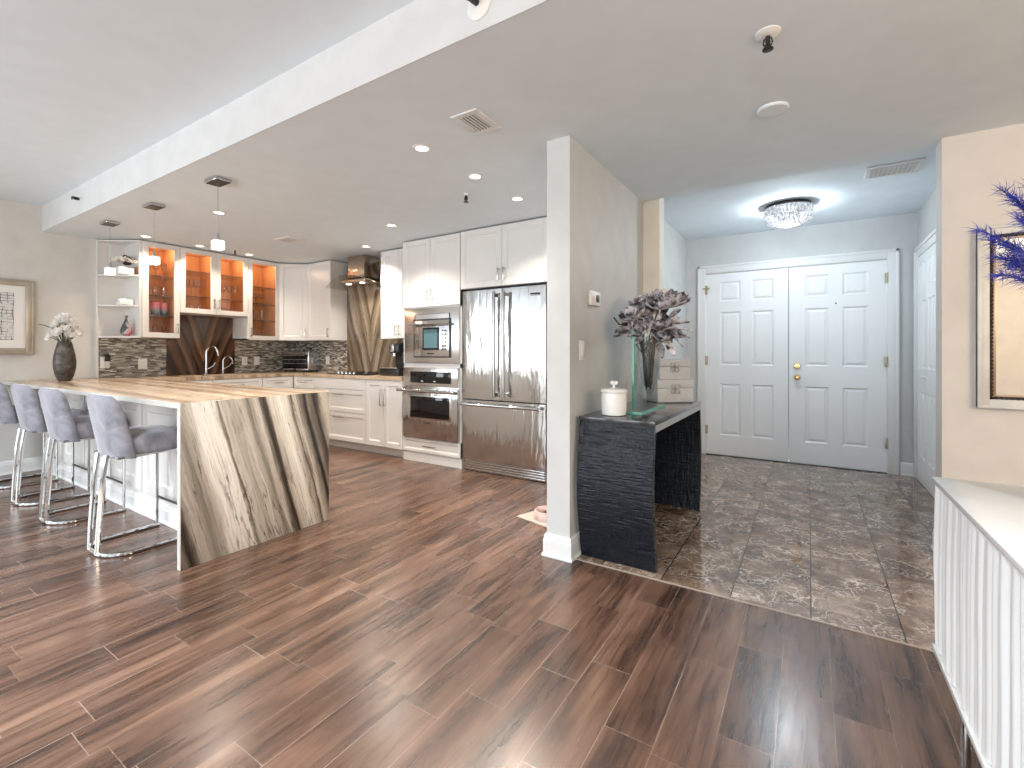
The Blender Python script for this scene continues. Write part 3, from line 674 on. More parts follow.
# wall oven
t = thing('built_in_oven', 'built-in stainless wall oven below the microwave', 'oven', (-3.45, 3.79, .27)); o_ = t.location
MB(o_).box(X0, Yf, .268, X1, Yf+.4, 1.04, bev=.004).build('body', 'steel_flat', t)
pn = MB(o_).box(X0+.004, Yf-.02, .835, X1-.004, Yf, 1.036, bev=.004).build('control_panel', 'steel_flat', t)
MB(o_).box(-3.72, Yf-.024, .872, -3.14, Yf-.018, .995, bev=.002).build('display', 'blackglass', pn)
MB(o_).box(-3.56, Yf-.0255, .888, -3.53, Yf-.023, .896).box(-3.38, Yf-.0255, .888, -3.35, Yf-.023, .896).build('display_symbols', 'plastic', pn, smooth=False)
dd = MB(o_).box(X0+.002, Yf-.026, .272, X1-.002, Yf, .822, bev=.005).build('door', 'steel', t)
MB(o_).box(-3.73, Yf-.030, .475, -3.135, Yf-.024, .745, bev=.006).build('window_frame', 'steel_flat', dd)
MB(o_).box(-3.71, Yf-.034, .495, -3.155, Yf-.029, .725, bev=.003).build('window', 'blackglass', dd)
MB(o_).tube([(-3.86, Yf-.085, .79), (-3.06, Yf-.085, .79)], .017, 12).box(-3.83, Yf-.08, .778, -3.80, Yf-.02, .802).box(-3.16, Yf-.08, .778, -3.13, Yf-.02, .802).build('handle', 'chrome', dd)
badge(dd, -3.46, .44, Yf-.026, .08)

# range hood
t = thing('range_hood', 'stainless chimney range hood with curved glass canopy', 'range hood', (-4.92, 4.1, 2.07)); o_ = t.location
MB(o_).box(-5.08, 4.0, 2.17, -4.765, 4.237, 2.45, bev=.003).build('chimney', 'hoodsteel', t)
MB(o_).box(-5.17, 3.93, 2.095, -4.67, 4.237, 2.14, bev=.012).build('body', 'hoodsteel', t)
def canopy(u, v):
    s = 2*u-1; x = -4.92+s*.47; y = 4.235-v*(.40-.06*s*s); return Vector((x, y, 2.175-.12*abs(s)**2.0))
MB(o_).shell(canopy, 24, 8, (0, 0, .007)).build('glass_canopy', 'hoodglass', t)
MB(o_).tube([canopy(i/24, 1)+Vector((0, 0, .003)) for i in range(25)], .004, 6).build('canopy_edge', 'hoodsteel', t)
for x in (-5.06, -4.80):
    MB(o_).lathe([(.034, 2.096), (.034, 2.090), (.028, 2.088)], (x, 4.0, 0), 18).build('hood_lamp', 'lamp_warm', t)
    light('SPOT', 'hood_lamp_beam', (x, 4.0, 2.08), 5, WARM, spot_size=2.2, spot_blend=.6, shadow_soft_size=.03)

# cooktop with knobs
t = thing('cooktop', 'black gas cooktop with a row of steel knobs below the hood', 'cooktop', (-4.92, 4.02, .923)); o_ = t.location
MB(o_).box(-5.28, 3.83, .9235, -4.56, 4.22, .935, bev=.004).build('glass_top', 'blackglass', t)
for i in range(5):
    MB(o_).lathe([(.022, .935), (.022, .950), (.016, .966), (.006, .967)], (-5.09+i*.075, 3.87, 0), 16).build('knob', 'chrome', t)
for x, y in ((-5.14, 4.08), (-4.70, 4.08), (-4.92, 4.06)):
    MB(o_).lathe([(.05, .935), (.05, .942), (.03, .950), (.004, .951)], (x, y, 0), 18).box(x-.08, y-.005, .952, x+.08, y+.005, .957).box(x-.005, y-.08, .952, x+.005, y+.08, .957).box(x-.08, y-.005, .936, x-.07, y+.005, .953).box(x+.07, y-.005, .936, x+.08, y+.005, .953).box(x-.005, y-.08, .936, x+.005, y-.07, .953).box(x-.005, y+.07, .936, x+.005, y+.08, .953).build('burner', 'black', t)

# toaster oven, set across the corner
t = thing('toaster_oven', 'silver toaster oven in the counter corner', 'toaster oven', (-6.22, 3.99, .924), math.radians(12))
MB().box(-.25, .0, .022, .25, .24, .29, bev=.012).build('body', 'steel_flat', t)
for x in (-.21, .21):
    for y in (.03, .2): MB().cyl((x, y, 0), (x, y, .024), .014).build('foot', 'black', t)
d = MB().box(-.225, -.012, .05, .225, .0, .25, bev=.004).build('door', 'blackglass', t)
m_ = MB()
for i in range(2): m_.box(-.21, -.016, .12+i*.055, .21, -.012, .126+i*.055)
m_.build('rack', 'nickel', d, smooth=False)
MB().tube([(-.2, -.038, .235), (.2, -.038, .235)], .008, 10).box(-.19, -.036, .229, -.178, -.008, .241).box(.178, -.036, .229, .19, -.008, .241).build('handle', 'chrome', d)
MB().box(-.245, -.008, .025, .245, 0, .05, bev=.002).build('control_strip', 'steel_flat', t)
MB().lathe([(.018, -.008), (.018, -.02), (.012, -.024)], (0, 0, .037), 14, 'y').build('knob', 'black', t)
# espresso machine
t = thing('coffee_machine', 'black capsule coffee machine beside the oven tower', 'coffee machine', (-4.19, 4.0, .924))
MB().box(-.21, -.08, .0, .12, .18, .085, bev=.01).build('base', 'black', t)
MB().box(-.19, -.09, .088, .10, .02, .098, bev=.003).build('drip_tray', 'nickel', t)
MB().box(-.07, .04, .085, .11, .18, .40, bev=.02).build('tower', 'black', t)
h = MB().box(-.065, -.07, .27, .105, .10, .385, bev=.02).build('brew_head', 'black', t)
MB().box(-.035, -.075, .285, .03, -.066, .375, bev=.004).build('front_plate', 'nickel', h)
MB().cyl((0, -.03, .235), (0, -.03, .275), .022).build('spout', 'nickel', h)

# faucets
def faucet(name, label, x, y, r, h, reach, lever):
    t = thing(name, label, 'faucet', (x, y, .923))
    MB().lathe([(r*2.1, .001), (r*2.1, .012), (r*1.3, .02), (r*1.25, .09)], (0, 0, 0), 18).build('base', 'chrome', t)
    a = [(0, 0, .05), (0, 0, h-reach/2)]+[(reach/2-reach/2*math.cos(q), 0.02*q, h-reach/2+reach/2*math.sin(q)) for q in [PI*i/10 for i in range(1, 11)]]+[(reach, .07, h-reach/2-.05)]
    MB().tube(a, r, 12).build('spout', 'chrome', t)
    if lever: MB().tube([(0, .01, .07), (.02, .07, .11), (.03, .09, .15)], r*.55, 8).build('lever', 'chrome', t)
    return t
faucet('kitchen_faucet', 'tall chrome gooseneck kitchen faucet at the sink', -6.40, 2.90, .012, .36, .15, True)
faucet('filter_faucet', 'small chrome filter faucet right of the gooseneck faucet', -6.40, 3.10, .008, .23, .10, True)

# ------------------------------------------------------------------ wall plates
def plate(name, label, cat, c, axis, w=.075, h=.118, rockers=1, outlet=False, group=None, mat='plastic'):
    """axis 'x': faces +X, 'y': faces -Y"""
    t = thing(name, label, cat, c, 0 if axis == 'y' else R90, group)
    MB().box(-w/2, -.006, -h/2, w/2, 0, h/2, bev=.003).build('cover_plate', mat, t)
    for i in range(rockers):
        x = (i-(rockers-1)/2)*.045
        if outlet:
            m_ = MB().box(x-.016, -.0085, -.034, x+.016, -.005, .034, bev=.002); m_.build('socket', mat, t)
            k = MB()
            for zz in (-.018, .018):
                for xx in (-.006, .006): k.box(x+xx-.0012, -.009, zz-.005, x+xx+.0012, -.008, zz+.005)
            k.build('slot', 'black', t, smooth=False)
        else: MB().box(x-.016, -.011, -.033, x+.016, -.005, .033, bev=.003).build('rocker', mat, t)
    return t
plate('outlet', 'white outlet on mosaic tile below the open shelf unit', 'outlet', (-6.604, 1.955, 1.09), 'x', .085, .125, 1, True)
nl = thing('plug_in_night_light', 'small black plug-in adapter in the outlet below the open shelves', 'adapter', (-6.592, 1.97, 1.13))
MB().box(0.0, -.022, -.025, .035, .022, .03, bev=.005).build('housing', 'black', nl); MB().box(.004, -.026, .03, .03, .026, .05, bev=.008).build('cap', 'black', nl)
plate('light_switch', 'white double switch on mosaic tile left of the dark slab', 'switch', (-6.604, 2.305, 1.07), 'x', .09, .125, 2)
plate('outlet', 'white outlet right of the dark sink slab, nearer of two', 'outlet', (-6.604, 3.48, 1.085), 'x', .075, .118, 1, True)
plate('light_switch', 'white switch plate right of the dark sink slab, farther of two', 'switch', (-6.604, 3.65, 1.085), 'x', .078, .118, 1)
plate('outlet', 'white outlet on mosaic between toaster oven and hood slab', 'outlet', (-5.84, 4.254, 1.09), 'y', .078, .118, 1, True)
plate('light_switch', 'white rocker switch on the grey partition above the console', 'switch', (-1.164, 2.615, 1.215), 'x', .075, .12, 1)
t = thing('thermostat', 'small white wall control panel above the rocker switch', 'thermostat', (-1.164, 2.80, 1.545), R90)
MB().box(-.08, -.022, -.045, .08, 0, .045, bev=.006).build('housing', 'plastic', t); MB().box(.0, -.024, -.022, .05, -.02, .024, bev=.002).build('display', 'darkmetal', t)

# ------------------------------------------------------------------ ceiling fittings
names = ['nearest in the right-hand row, beside the square vent', 'second in the right-hand row behind the square vent', 'farthest in the right-hand row, near the fridge cabinets', 'in mid ceiling behind the nearest pendant',
         'in front of the tall glass cabinet with pink cups', 'in front of the double glass cabinet', 'in front of the narrow glass cabinet', 'close to the range hood', 'in front of the oven tower']
for (x, y), nm in zip(DOWN, names):
    t = thing('downlight', 'lit recessed downlight '+nm, 'downlight', (x, y, ZC), group='recessed kitchen downlights')
    MB().lathe([(.038, -.001), (.04, -.006), (.052, -.007), (.058, -.001)], seg=24, cap=False).build('trim_ring', 'trim', t)
    MB().lathe([(.0385, -.0015), (.03, -.004), (.001, -.005)], seg=20).build('lens', 'lamp_warm', t)
def sprinkler(loc, label, dirn='z', esc=.045):
    t = thing('sprinkler_head', label, 'sprinkler', loc)
    if dirn == 'z':
        MB().lathe([(esc, 0), (esc, -.004), (esc*.6, -.012), (.012, -.014)]).build('escutcheon', 'plastic', t)
        MB().cyl((0, 0, -.01), (0, 0, -.05), .009).tube([(.012, 0, -.02), (.016, 0, -.04), (.004, 0, -.062)], .003, 6).tube([(-.012, 0, -.02), (-.016, 0, -.04), (-.004, 0, -.062)], .003, 6).lathe([(.02, -.062), (.02, -.066), (.004, -.068)], seg=14).build('head', 'darkmetal', t)
    else:
        MB().lathe([(esc, 0), (esc, -.005), (esc*.6, -.014), (.012, -.016)], axis='y').build('escutcheon', 'plastic', t)
        MB().cyl((0, -.012, 0), (0, -.05, 0), .011).tube([(.012, -.02, 0), (.016, -.04, 0), (.004, -.06, 0)], .003, 6).tube([(-.012, -.02, 0), (-.016, -.04, 0), (-.004, -.06, 0)], .003, 6).box(-.02, -.066, .008, .02, -.02, .012).lathe([(.018, -.06), (.018, -.064), (.004, -.066)], axis='y', seg=14).build('head', 'darkmetal', t)
sprinkler((-.135, 2.085, ZC), 'pendent sprinkler on the ceiling in front of the entry')
sprinkler((-2.285, 2.92, ZC), 'small ceiling sprinkler in front of the fridge', 'z', .02)
sprinkler((-5.854, 2.971, ZC), 'small ceiling sprinkler above the double glass cabinet', 'z', .02)
sprinkler((-1.084, 1.468, 2.552), 'sidewall sprinkler with round plate on the beam, top centre', 'y', .055)
sprinkler((-5.522, 1.468, 2.575), 'small dark sidewall sprinkler at the beam left end', 'y', .016)
t = thing('smoke_detector', 'flat round white detector cover on the ceiling before the entry', 'detector', (-.155, 2.745, ZC))
MB().lathe([(.072, 0), (.072, -.006), (.066, -.012), (.02, -.015)], seg=32).build('cover', 'ceiling', t)
def vent(label, c, lx, ly, slats, group=None, open_=True):
    t = thing('ceiling_vent', label, 'vent', c)
    m_ = MB(); w = .035
    m_.box(-lx, -ly, -.008, lx, -ly+w, 0, bev=.002).box(-lx, ly-w, -.008, lx, ly, 0, bev=.002).box(-lx, -ly+w, -.008, -lx+w, ly-w, 0, bev=.002).box(lx-w, -ly+w, -.008, lx, ly-w, 0, bev=.002)
    m_.build('frame', 'trim', t)
    MB().box(-lx+w, -ly+w, -.002, lx-w, ly-w, -.001).build('backing', 'black' if open_ else 'wall', t, smooth=False)
    for i in range(slats):
        x = -lx+w+(i+.5)*(2*lx-2*w)/slats; ww = (lx-w)/slats*(.5 if open_ else .75)
        MB().box(x-ww, -ly+w, -.007, x+ww, ly-w, -.003).build('slat', 'trim' if open_ else 'wall', t, smooth=False)
vent('square supply vent with dark slots in the kitchen ceiling', (-1.523, 2.04, ZC), .085, .12, 5)
vent('flat white vent in the ceiling near the double glass cabinet', (-4.86, 3.05, ZC), .14, .10, 5)
vent('rectangular return vent in the entry ceiling', (.525, 4.415, ZE), .165, .14, 9, open_=False)

# pendants
def pendant(x, label):
    t = thing('pendant_light', label, 'pendant lamp', (x, 1.718, ZC), group='cube pendants over the peninsula')
    MB().box(-.085, -.055, -.022, .085, .055, 0, bev=.003).build('canopy', 'chrome', t)
    MB().box(-.078, -.048, -.024, .078, .048, -.021).build('canopy_plate', 'darkmetal', t, smooth=False)
    MB().cyl((0, 0, -.02), (0, 0, -.40), .0022, seg=6).build('cord', 'nickel', t)
    MB().cyl((0, 0, -.38), (0, 0, -.437), .005, .014, 12).build('socket', 'chrome', t)
    c = MB()
    for dx in (-.018, .018):
        for dy in (-.018, .018):
            for dz in (-.49, -.455): c.box(dx-.0165, dy-.0165, dz-.0165, dx+.0165, dy+.0165, dz+.0165, bev=.007)
    c.build('glass_cube', 'lamp_pend', t)
pendant(-3.62, 'glass cube pendant lamp nearest the waterfall end of the peninsula')
pendant(-4.69, 'middle glass cube pendant lamp over the peninsula')
pendant(-5.67, 'glass cube pendant lamp nearest the open shelf unit')

# crystal flush mount
t = thing('crystal_ceiling_light', 'round crystal flush-mount ceiling light in the entry', 'ceiling light', (-.16, 4.98, ZE))
MB().lathe([(.180, 0), (.180, -.02), (.17, -.024)], seg=40).build('base_plate', 'darkmetal', t)
MB().lathe([(.194, -.026), (.196, -.036), (.180, -.036), (.165, -.024)], seg=40).build('ring', 'chrome', t)
m_ = MB()
for i in range(40):
    a = 2*PI*i/40
    m_.box(-.011, -.006, -.105, .011, .006, -.034, bev=.004, seg=1, mat=Matrix.Rotation(a, 4, 'Z') @ Matrix.Translation((0, -.195, 0)))
m_.build('crystal_band', 'lamp_cool', t)
m_ = MB()
for k, (n_, r_, zz) in enumerate(((26, .175, -.125), (20, .135, -.15), (13, .09, -.168), (7, .045, -.178), (1, 0, -.182))):
    for i in range(n_):
        a = 2*PI*i/n_+k; m_.ball((r_*math.cos(a), r_*math.sin(a), zz), .021, 8, (1, 1, 1.15))
m_.build('crystal_drops', 'lamp_cool', t, smooth=False)

# ------------------------------------------------------------------ bar stools
def make_stool(label):
    t = thing('bar_stool', label, 'bar stool', (0, 0, 0), group='grey velvet bar stools at the peninsula')
    def sq(u, hw, hd, n=4.):                                    # superellipse
        a = 2*PI*u; c, s_ = math.cos(a), math.sin(a)
        return hw*math.copysign(abs(c)**(2/n), c), hd*math.copysign(abs(s_)**(2/n), s_)
    prof = [(.90, .585), (.985, .592), (1.0, .61), (1.0, .655), (.985, .685), (.93, .702), (.75, .712), (.35, .716), (.05, .716)]
    m_ = MB(); k = 36; vs = []; fs = []
    for s_, z in prof:
        for i in range(k):
            x, y = sq(i/k, .216*s_, .183*s_); vs.append((x, y+.052, z+(.018*(1-((y+.0)/.2)**2)*.0) - .02*max(0, -y/.2)*(z > .65)))
    for j in range(len(prof)-1):
        for i in range(k): fs.append([j*k+i, j*k+(i+1) % k, (j+1)*k+(i+1) % k, (j+1)*k+i])
    fs.append(list(range(k))[::-1]); fs.append([(len(prof)-1)*k+i for i in range(k)])
    m_.add(vs, fs).build('seat', 'velvet', t, ang=60)
    # backrest: slightly curved, rounded slab leaning back
    hw, zb, zt = .222, .572, .952
    vs = []; fs = []; rows = 14; k = 40
    for j in range(rows+1):
        f = j/rows; z = zb+(zt-zb)*f
        w = hw*(1-.10*f**2) - (.03*max(0, (f-.88)/.12)**2); th = .034*(1-.12*f) - .020*max(0, (f-.9)/.1)**2
        yc = -.115-.072*f
        for i in range(k):
            x, y = sq(i/k, w, th, 3.2); vs.append((x, yc+y+.05*(x/hw)**2, z+(-.012*(x/hw)**2 if f > .9 else 0)))
    for j in range(rows):
        for i in range(k): fs.append([j*k+i, j*k+(i+1) % k, (j+1)*k+(i+1) % k, (j+1)*k+i])
    fs.append(list(range(k))[::-1]); fs.append([rows*k+i for i in range(k)])
    MB().add(vs, fs).build('backrest', 'velvet', t, ang=60)
    r = .0125; hw = .198
    pts = [(-hw, .215, r)]+[(-hw, -.06, r)]
    pts += [(-hw*math.cos(q)**.8 if math.cos(q) > 0 else hw*(-math.cos(q))**.8, -.06-.135*math.sin(q), r) for q in [PI*i/16 for i in range(1, 16)]]
    pts += [(hw, -.06, r), (hw, .215, r)]
    MB().tube(pts, r, 10).build('base_frame', 'chrome', t)
    for s_ in (-1, 1):
        MB().tube([(s_*hw, .205, r), (s_*hw, .205, .585)], .009, 10).build('leg', 'chrome', t)
        MB().tube([(s_*.062, -.192, r*1.2), (s_*.063, -.187, .15), (s_*.066, -.168, .45), (s_*.068, -.150, .59)], .013, 10).build('leg', 'chrome', t)
    MB().tube([(-hw, .205, .21), (hw, .205, .21)], .008, 8).build('footrest', 'darkmetal', t)
    m_ = MB()
    m_.tube([(-.19, -.13, .58), (.19, -.13, .58), (.19, .2, .585), (-.19, .2, .585)], .008, 8, closed=True); m_.build('seat_frame', 'chrome', t)
    return t
st_lab = ['grey velvet bar stool nearest the waterfall panel', 'grey velvet bar stool second from the waterfall panel', 'grey velvet bar stool third from the waterfall panel', 'grey velvet bar stool cut off by the left picture edge']
st_x = [-3.60, -4.57, -5.31, -6.15]
s0 = make_stool(st_lab[0])
for i, x in enumerate(st_x):
    o = s0 if i == 0 else copy_tree(s0)
    o.location = (x, 1.205, 0); o['label'] = st_lab[i]

# ------------------------------------------------------------------ flower vase on the peninsula
def m_hammer():
    g = G('hammered_bronze'); o = g.obj(); f = g.noise(o, 90., 3); f2 = g.noise(o, 18., 3)
    g.p(col=g.ramp(f2, [(.35, (.045, .038, .034)), (.65, (.13, .115, .105))]), rough=.38, metal=.55); g.bump(f, .8, .006); return g.mat
M['hammer'] = m_hammer()
VX, VY = -6.10, 1.50
t = thing('vase', 'dark hammered ovoid vase on the peninsula worktop', 'vase', (VX, VY, .9235))
MB().lathe([(.042, 0), (.050, .008), (.070, .06), (.083, .13), (.085, .19), (.078, .26), (.062, .335), (.051, .385), (.047, .385), (.056, .335), (.07, .27)], seg=36, cap=False).lathe([(.042, .001), (.001, .002)], seg=20, cap=False).build('body', 'hammer', t)
M['petal'] = plain('white_petal', (.86, .85, .82), .6, mottle=.06, scale=30)
M['leaf'] = plain('dark_leaf', (.03, .07, .025), .45, mottle=.3)
M['stem'] = plain('plant_stem', (.05, .08, .03), .5)
def petal(m_, c, n, up, L, wd, curl, cup):
    """curved petal starting at c, growing along n, bending toward up"""
    n = n.normalized(); sd = n.cross(up)
    if sd.length < 1e-3: sd = n.orthogonal()
    sd.normalize(); uu = sd.cross(n).normalized()
    def fn(u, v):
        s_ = 2*u-1; w = wd*(math.sin(PI*min(1, v*.82+.12))**.7)
        return c+n*(L*v)+uu*(curl*L*v*v+cup*wd*s_*s_)+sd*(w*s_)
    m_.grid(fn, 4, 5)
def blossom(m_, c, d, r, n1=6, n2=5, cup=.6):
    d = d.normalized(); a = d.orthogonal().normalized(); b_ = d.cross(a)
    for k, (cnt, tilt, sc) in enumerate(((n1, .25, 1.), (n2, .8, .8), (4, 1.6, .5))):
        for i in range(cnt):
            q = 2*PI*(i+.5*k)/cnt+random.uniform(-.15, .15); ra = a*math.cos(q)+b_*math.sin(q)
            petal(m_, c-d*.1*r, ra+d*tilt, d, r*sc, r*.46*sc, .28, cup*.5)
t = thing('white_flower_bouquet', 'bouquet of white blossoms in the hammered vase', 'flowers', (VX, VY, 1.285))
rs = random.Random(3)
st = MB()
for i in range(24):
    q = 2.39996*i; rr = .108*math.sqrt((i+.5)/24); ph = rr/.108
    c = Vector((rr*math.cos(q)*.95, rr*math.sin(q)*.95, .27-.225*ph*ph+rs.uniform(-.02, .02)))
    d = Vector((math.cos(q)*ph*1.8, math.sin(q)*ph*1.8, .75)); m_ = MB(); blossom(m_, c, d, .056); m_.ball(c+d.normalized()*.015, .013, 8)
    m_.build('blossom', 'petal', t, ang=80, fix=False)
    st.tube([(rs.uniform(-.03, .03), rs.uniform(-.03, .03), -.25), (c.x*.35, c.y*.35, .02), tuple(c)], .004, 6)
st.build('stems', 'stem', t)
for i in range(12):
    q = 2.1*i; m_ = MB(); c = Vector((math.cos(q)*.10, math.sin(q)*.10,   .05+.05*(i % 3)))
    petal(m_, c, Vector((math.cos(q), math.sin(q), .15+.25*(i % 3))), Vector((0, 0, 1)), .09, .022, -.2, .3); m_.build('leaf', 'leaf', t, ang=80, fix=False)

# picture on the left wall
t = thing('framed_picture', 'silver framed line drawing on the left wall', 'picture', (XL, 1.03, 1.56), R90)
def frame4(m_, x0, z0, x1, z1, w, y0, y1, bev=.006):
    m_.box(x0, y0, z0, x0+w, y1, z1, bev=bev).box(x1-w, y0, z0, x1, y1, z1, bev=bev).box(x0+w-.004, y0, z0, x1-w+.004, y1, z0+w, bev=bev).box(x0+w-.004, y0, z1-w, x1-w+.004, y1, z1, bev=bev); return m_
m_ = frame4(MB(), -.375, -.375, .375, .37, .062, -.03, 0); frame4(m_, -.375, -.375, .375, .37, .016, -.036, -.005, .003)
m_.build('frame', plain('champagne_frame', (.48, .43, .36), .35, .6, mottle=.12), t)
MB().box(-.32, -.012, -.32, .32, -.004, .315).build('mat_board', 'plastic', t, smooth=False)
def m_art():
    g = G('ink_drawing'); x, y, z = g.xyz(g.obj())
    r1 = g.m('FRACT', g.m('ADD', g.m('MULTIPLY', z, 34.), g.m('MULTIPLY', g.noise(g.obj(), 5., 2), 2.)))
    l1 = g.m('LESS_THAN', r1, .22)
    r2 = g.m('FRACT', g.m('ADD', g.m('MULTIPLY', x, 24.), g.m('MULTIPLY', g.noise(g.obj(), 4., 2), 3.)))
    l2 = g.m('LESS_THAN', r2, .16)
    gate = g.ramp(g.noise(g.obj(), 13., 4), [(.36, (0,)*3), (.52, (1,)*3)])
    c = g.mix(g.m('MULTIPLY', g.m('MAXIMUM', l1, l2), gate), (.70, .70, .70), (.18, .18, .19))
    g.p(col=c, rough=.6); return g.mat
MB().box(-.235, -.014, -.235, .235, -.011, .235).build('drawing', m_art(), t, smooth=False)

# ------------------------------------------------------------------ things on the shelves and in the glass cabinets
M['cup'] = None
def m_cup():
    g = G('pink_to_blue_glaze'); x, y, z = g.xyz(g.obj())
    f = g.m('ADD', g.m('DIVIDE', z, .155), g.m('MULTIPLY', g.m('SUBTRACT', g.noise(g.obj(), 30., 2), .5), .15))
    g.p(col=g.ramp(f, [(.05, (.03, .06, .09)), (.4, (.20, .28, .36)), (.6, (.66, .24, .32)), (1, (.72, .17, .26))]), rough=.15); return g.mat
M['cup'] = m_cup()
def m_pinkvase():
    g = G('pink_art_glass'); x, y, z = g.xyz(g.obj())
    f = g.m('ADD', g.m('SUBTRACT', g.m('MULTIPLY', y, 6.), g.m('MULTIPLY', g.m('SUBTRACT', z, .08), 1.6)), g.m('MULTIPLY', g.noise(g.obj(), 18., 2), .9))
    g.p(col=g.ramp(f, [(.30, (.02, .03, .03)), (.48, (.42, .36, .38)), (.56, (.55, .20, .26)), (.66, (.6, .03, .08))]), rough=.06, coat=1.); return g.mat
t = thing('teardrop_vase', 'pink and grey teardrop glass vase on the lowest open shelf', 'vase', (-6.36, 2.07, 1.3855))
MB().lathe([(.028, 0), (.05, .02), (.056, .055), (.044, .10), (.022, .15), (.012, .19), (.016, .225), (.012, .225)], seg=24).build('body', m_pinkvase(), t)
t = thing('white_box', 'small white square dish on the middle open shelf', 'dish', (-6.37, 2.06, 1.7275))
MB().box(-.055, -.06, 0, .055, .06, .055, bev=.008).box(-.045, -.05, .055, .045, .05, .062, bev=.003).build('body', 'ceramic', t)
MB().lathe([(.02, .062), (.014, .072), (.002, .075)], seg=14).build('knob', 'ceramic', t)
t = thing('flower_box', 'white planter box with brown and cream flowers on top open shelf', 'planter', (-6.36, 2.06, 2.0605))
MB().box(-.06, -.075, 0, .06, .06, .075, bev=.006).build('box', 'ceramic', t)
rs = random.Random(5)
M['brownpetal'] = plain('brown_petal', (.06, .032, .02), .6)
for i in range(12):
    q = 2.4*i; rr = .085*math.sqrt((i+.5)/12); m_ = MB(); blossom(m_, Vector((rr*math.cos(q), rr*math.sin(q)*1.3, .125+.045*math.cos(rr*18))), Vector((math.cos(q)*.7, math.sin(q)*.7, .8)), .055, 5, 4)
    m_.build('blossom', 'brownpetal' if i % 3 == 0 else 'petal', t, ang=80, fix=False)
t = thing('jar_ornament', 'brown ribboned ornament beside the flower box on top shelf', 'ornament', (-6.26, 2.135, 2.0605))
MB().lathe([(.02, 0), (.02, .08), (.012, .09)], seg=14).build('body', 'brownpetal', t)
t = thing('glass_bottle', 'little glass bottle with dark stopper on the top open shelf', 'bottle', (-6.52, 1.985, 2.0605))
MB().lathe([(.026, .001), (.028, .01), (.028, .09), (.010, .12), (.009, .15)], seg=18).build('body', 'glass', t); MB().lathe([(.013, .15), (.015, .175), (.006, .182)], seg=12).build('stopper', 'black', t)

WORD = ['first', 'second', 'third', 'fourth', 'fifth', 'sixth', 'seventh']
def proto_cup(): return [(MB().lathe([(.030, 0), (.036, .008), (.039, .08), (.040, .15), (.037, .15), (.035, .02), (.001, .012)], seg=22, cap=False), 'cup')]
def put_row(name, cat, shelf, maker, spots, z, group):
    first = None
    for i, (x, y) in enumerate(spots):
        lab = '%s %s from the left %s' % (WORD[i], name.replace('_', ' '), shelf)
        if first is None:
            o = first = thing(name, lab, cat, (x, y, z), group=group)
            for nm, mb, mt in maker(): mb.build(nm, mt, o)
        else:
            o = copy_tree(first); o.location = (x, y, z); o['label'] = lab
def mk_cup(): return [('body', MB().lathe([(.030, 0), (.036, .008), (.041, .08), (.043, .155), (.039, .155), (.036, .02), (.001, .012)], seg=22, cap=False), 'cup')]
M['glassware'] = m_pane('glassware', (.95, .94, .92), .85)
def mk_goblet(h=.17, r=.033):
    def f(): return [('bowl', MB().lathe([(.004, h*.45), (r*.8, h*.55), (r, h*.75), (r*.85, h), (r*.82, h), (r*.95, h*.75), (r*.72, h*.57), (.002, h*.48)], seg=18, cap=False), 'glassware'),
                     ('stem', MB().lathe([(r*.9, .0005), (r*.9, .004), (.006, .010), (.004, h*.45)], seg=14), 'glassware')]
    return f
def mk_tumbler(h=.09, r=.032):
    def f(): return [('body', MB().lathe([(r*.8, 0), (r*.85, .006), (r, h), (r*.94, h), (r*.8, .012), (.001, .010)], seg=18, cap=False), 'glassware')]
    return f
CX = -6.37
put_row('pink_cup', 'cup', 'on the pink cup shelf of the tall glass cabinet', mk_cup, [(CX, 2.238), (CX+.05, 2.325), (CX, 2.43)], 1.6235, 'pink and blue cups')
put_row('clear_tumbler', 'glass', 'on the shelf above the pink cups', mk_tumbler(.11), [(CX, 2.26), (CX, 2.34), (CX, 2.43)], 1.8525, 'tumblers above the pink cups')
put_row('wine_glass', 'glass', 'on the top shelf of the pink cup cabinet', mk_goblet(.17), [(CX, 2.27), (CX, 2.35), (CX, 2.43)], 2.0755, 'glasses on the top shelf')
put_row('short_wine_glass', 'glass', 'on the floor of the pink cup cabinet', mk_goblet(.12, .028), [(CX, 2.34), (CX, 2.43)], 1.3915, 'short glasses below the pink cups')
t = thing('cream_bottle', 'small cream bottle at lower left of the tall glass cabinet', 'bottle', (CX+.06, 2.245, 1.3915))
MB().lathe([(.026, 0), (.03, .02), (.026, .07), (.010, .10), (.009, .14), (.005, .142)], seg=18).build('body', plain('cream_glaze', (.72, .58, .42), .3), t)
put_row('champagne_flute', 'glass', 'in the left half of the double glass cabinet', mk_goblet(.22, .026), [(CX+.03, 2.615+.046*i) for i in range(6)], 1.8795, 'flutes in the double cabinet')
put_row('wine_glass', 'glass', 'in the right half of the double glass cabinet', mk_goblet(.20, .034), [(CX+.03, 3.00+.075*i) for i in range(4)], 1.8795, 'wine glasses in the double cabinet')
put_row('clear_tumbler', 'glass', 'on the floor of the double glass cabinet', mk_tumbler(.085), [(CX+.03, 2.63+.08*i) for i in range(3)]+[(CX+.03, 3.02+.08*i) for i in range(3)], 1.6935, 'tumblers in the double cabinet')
put_row('wine_glass', 'glass', 'on the upper shelf of the narrow glass cabinet', mk_goblet(.15, .036), [(CX, 3.42+.085*i) for i in range(3)], 1.8625, 'wine glasses in the narrow cabinet')
put_row('clear_tumbler', 'glass', 'on the middle shelf of the narrow glass cabinet', mk_tumbler(.14, .034), [(CX, 3.42+.085*i) for i in range(3)], 1.6405, 'tall tumblers in the narrow cabinet')
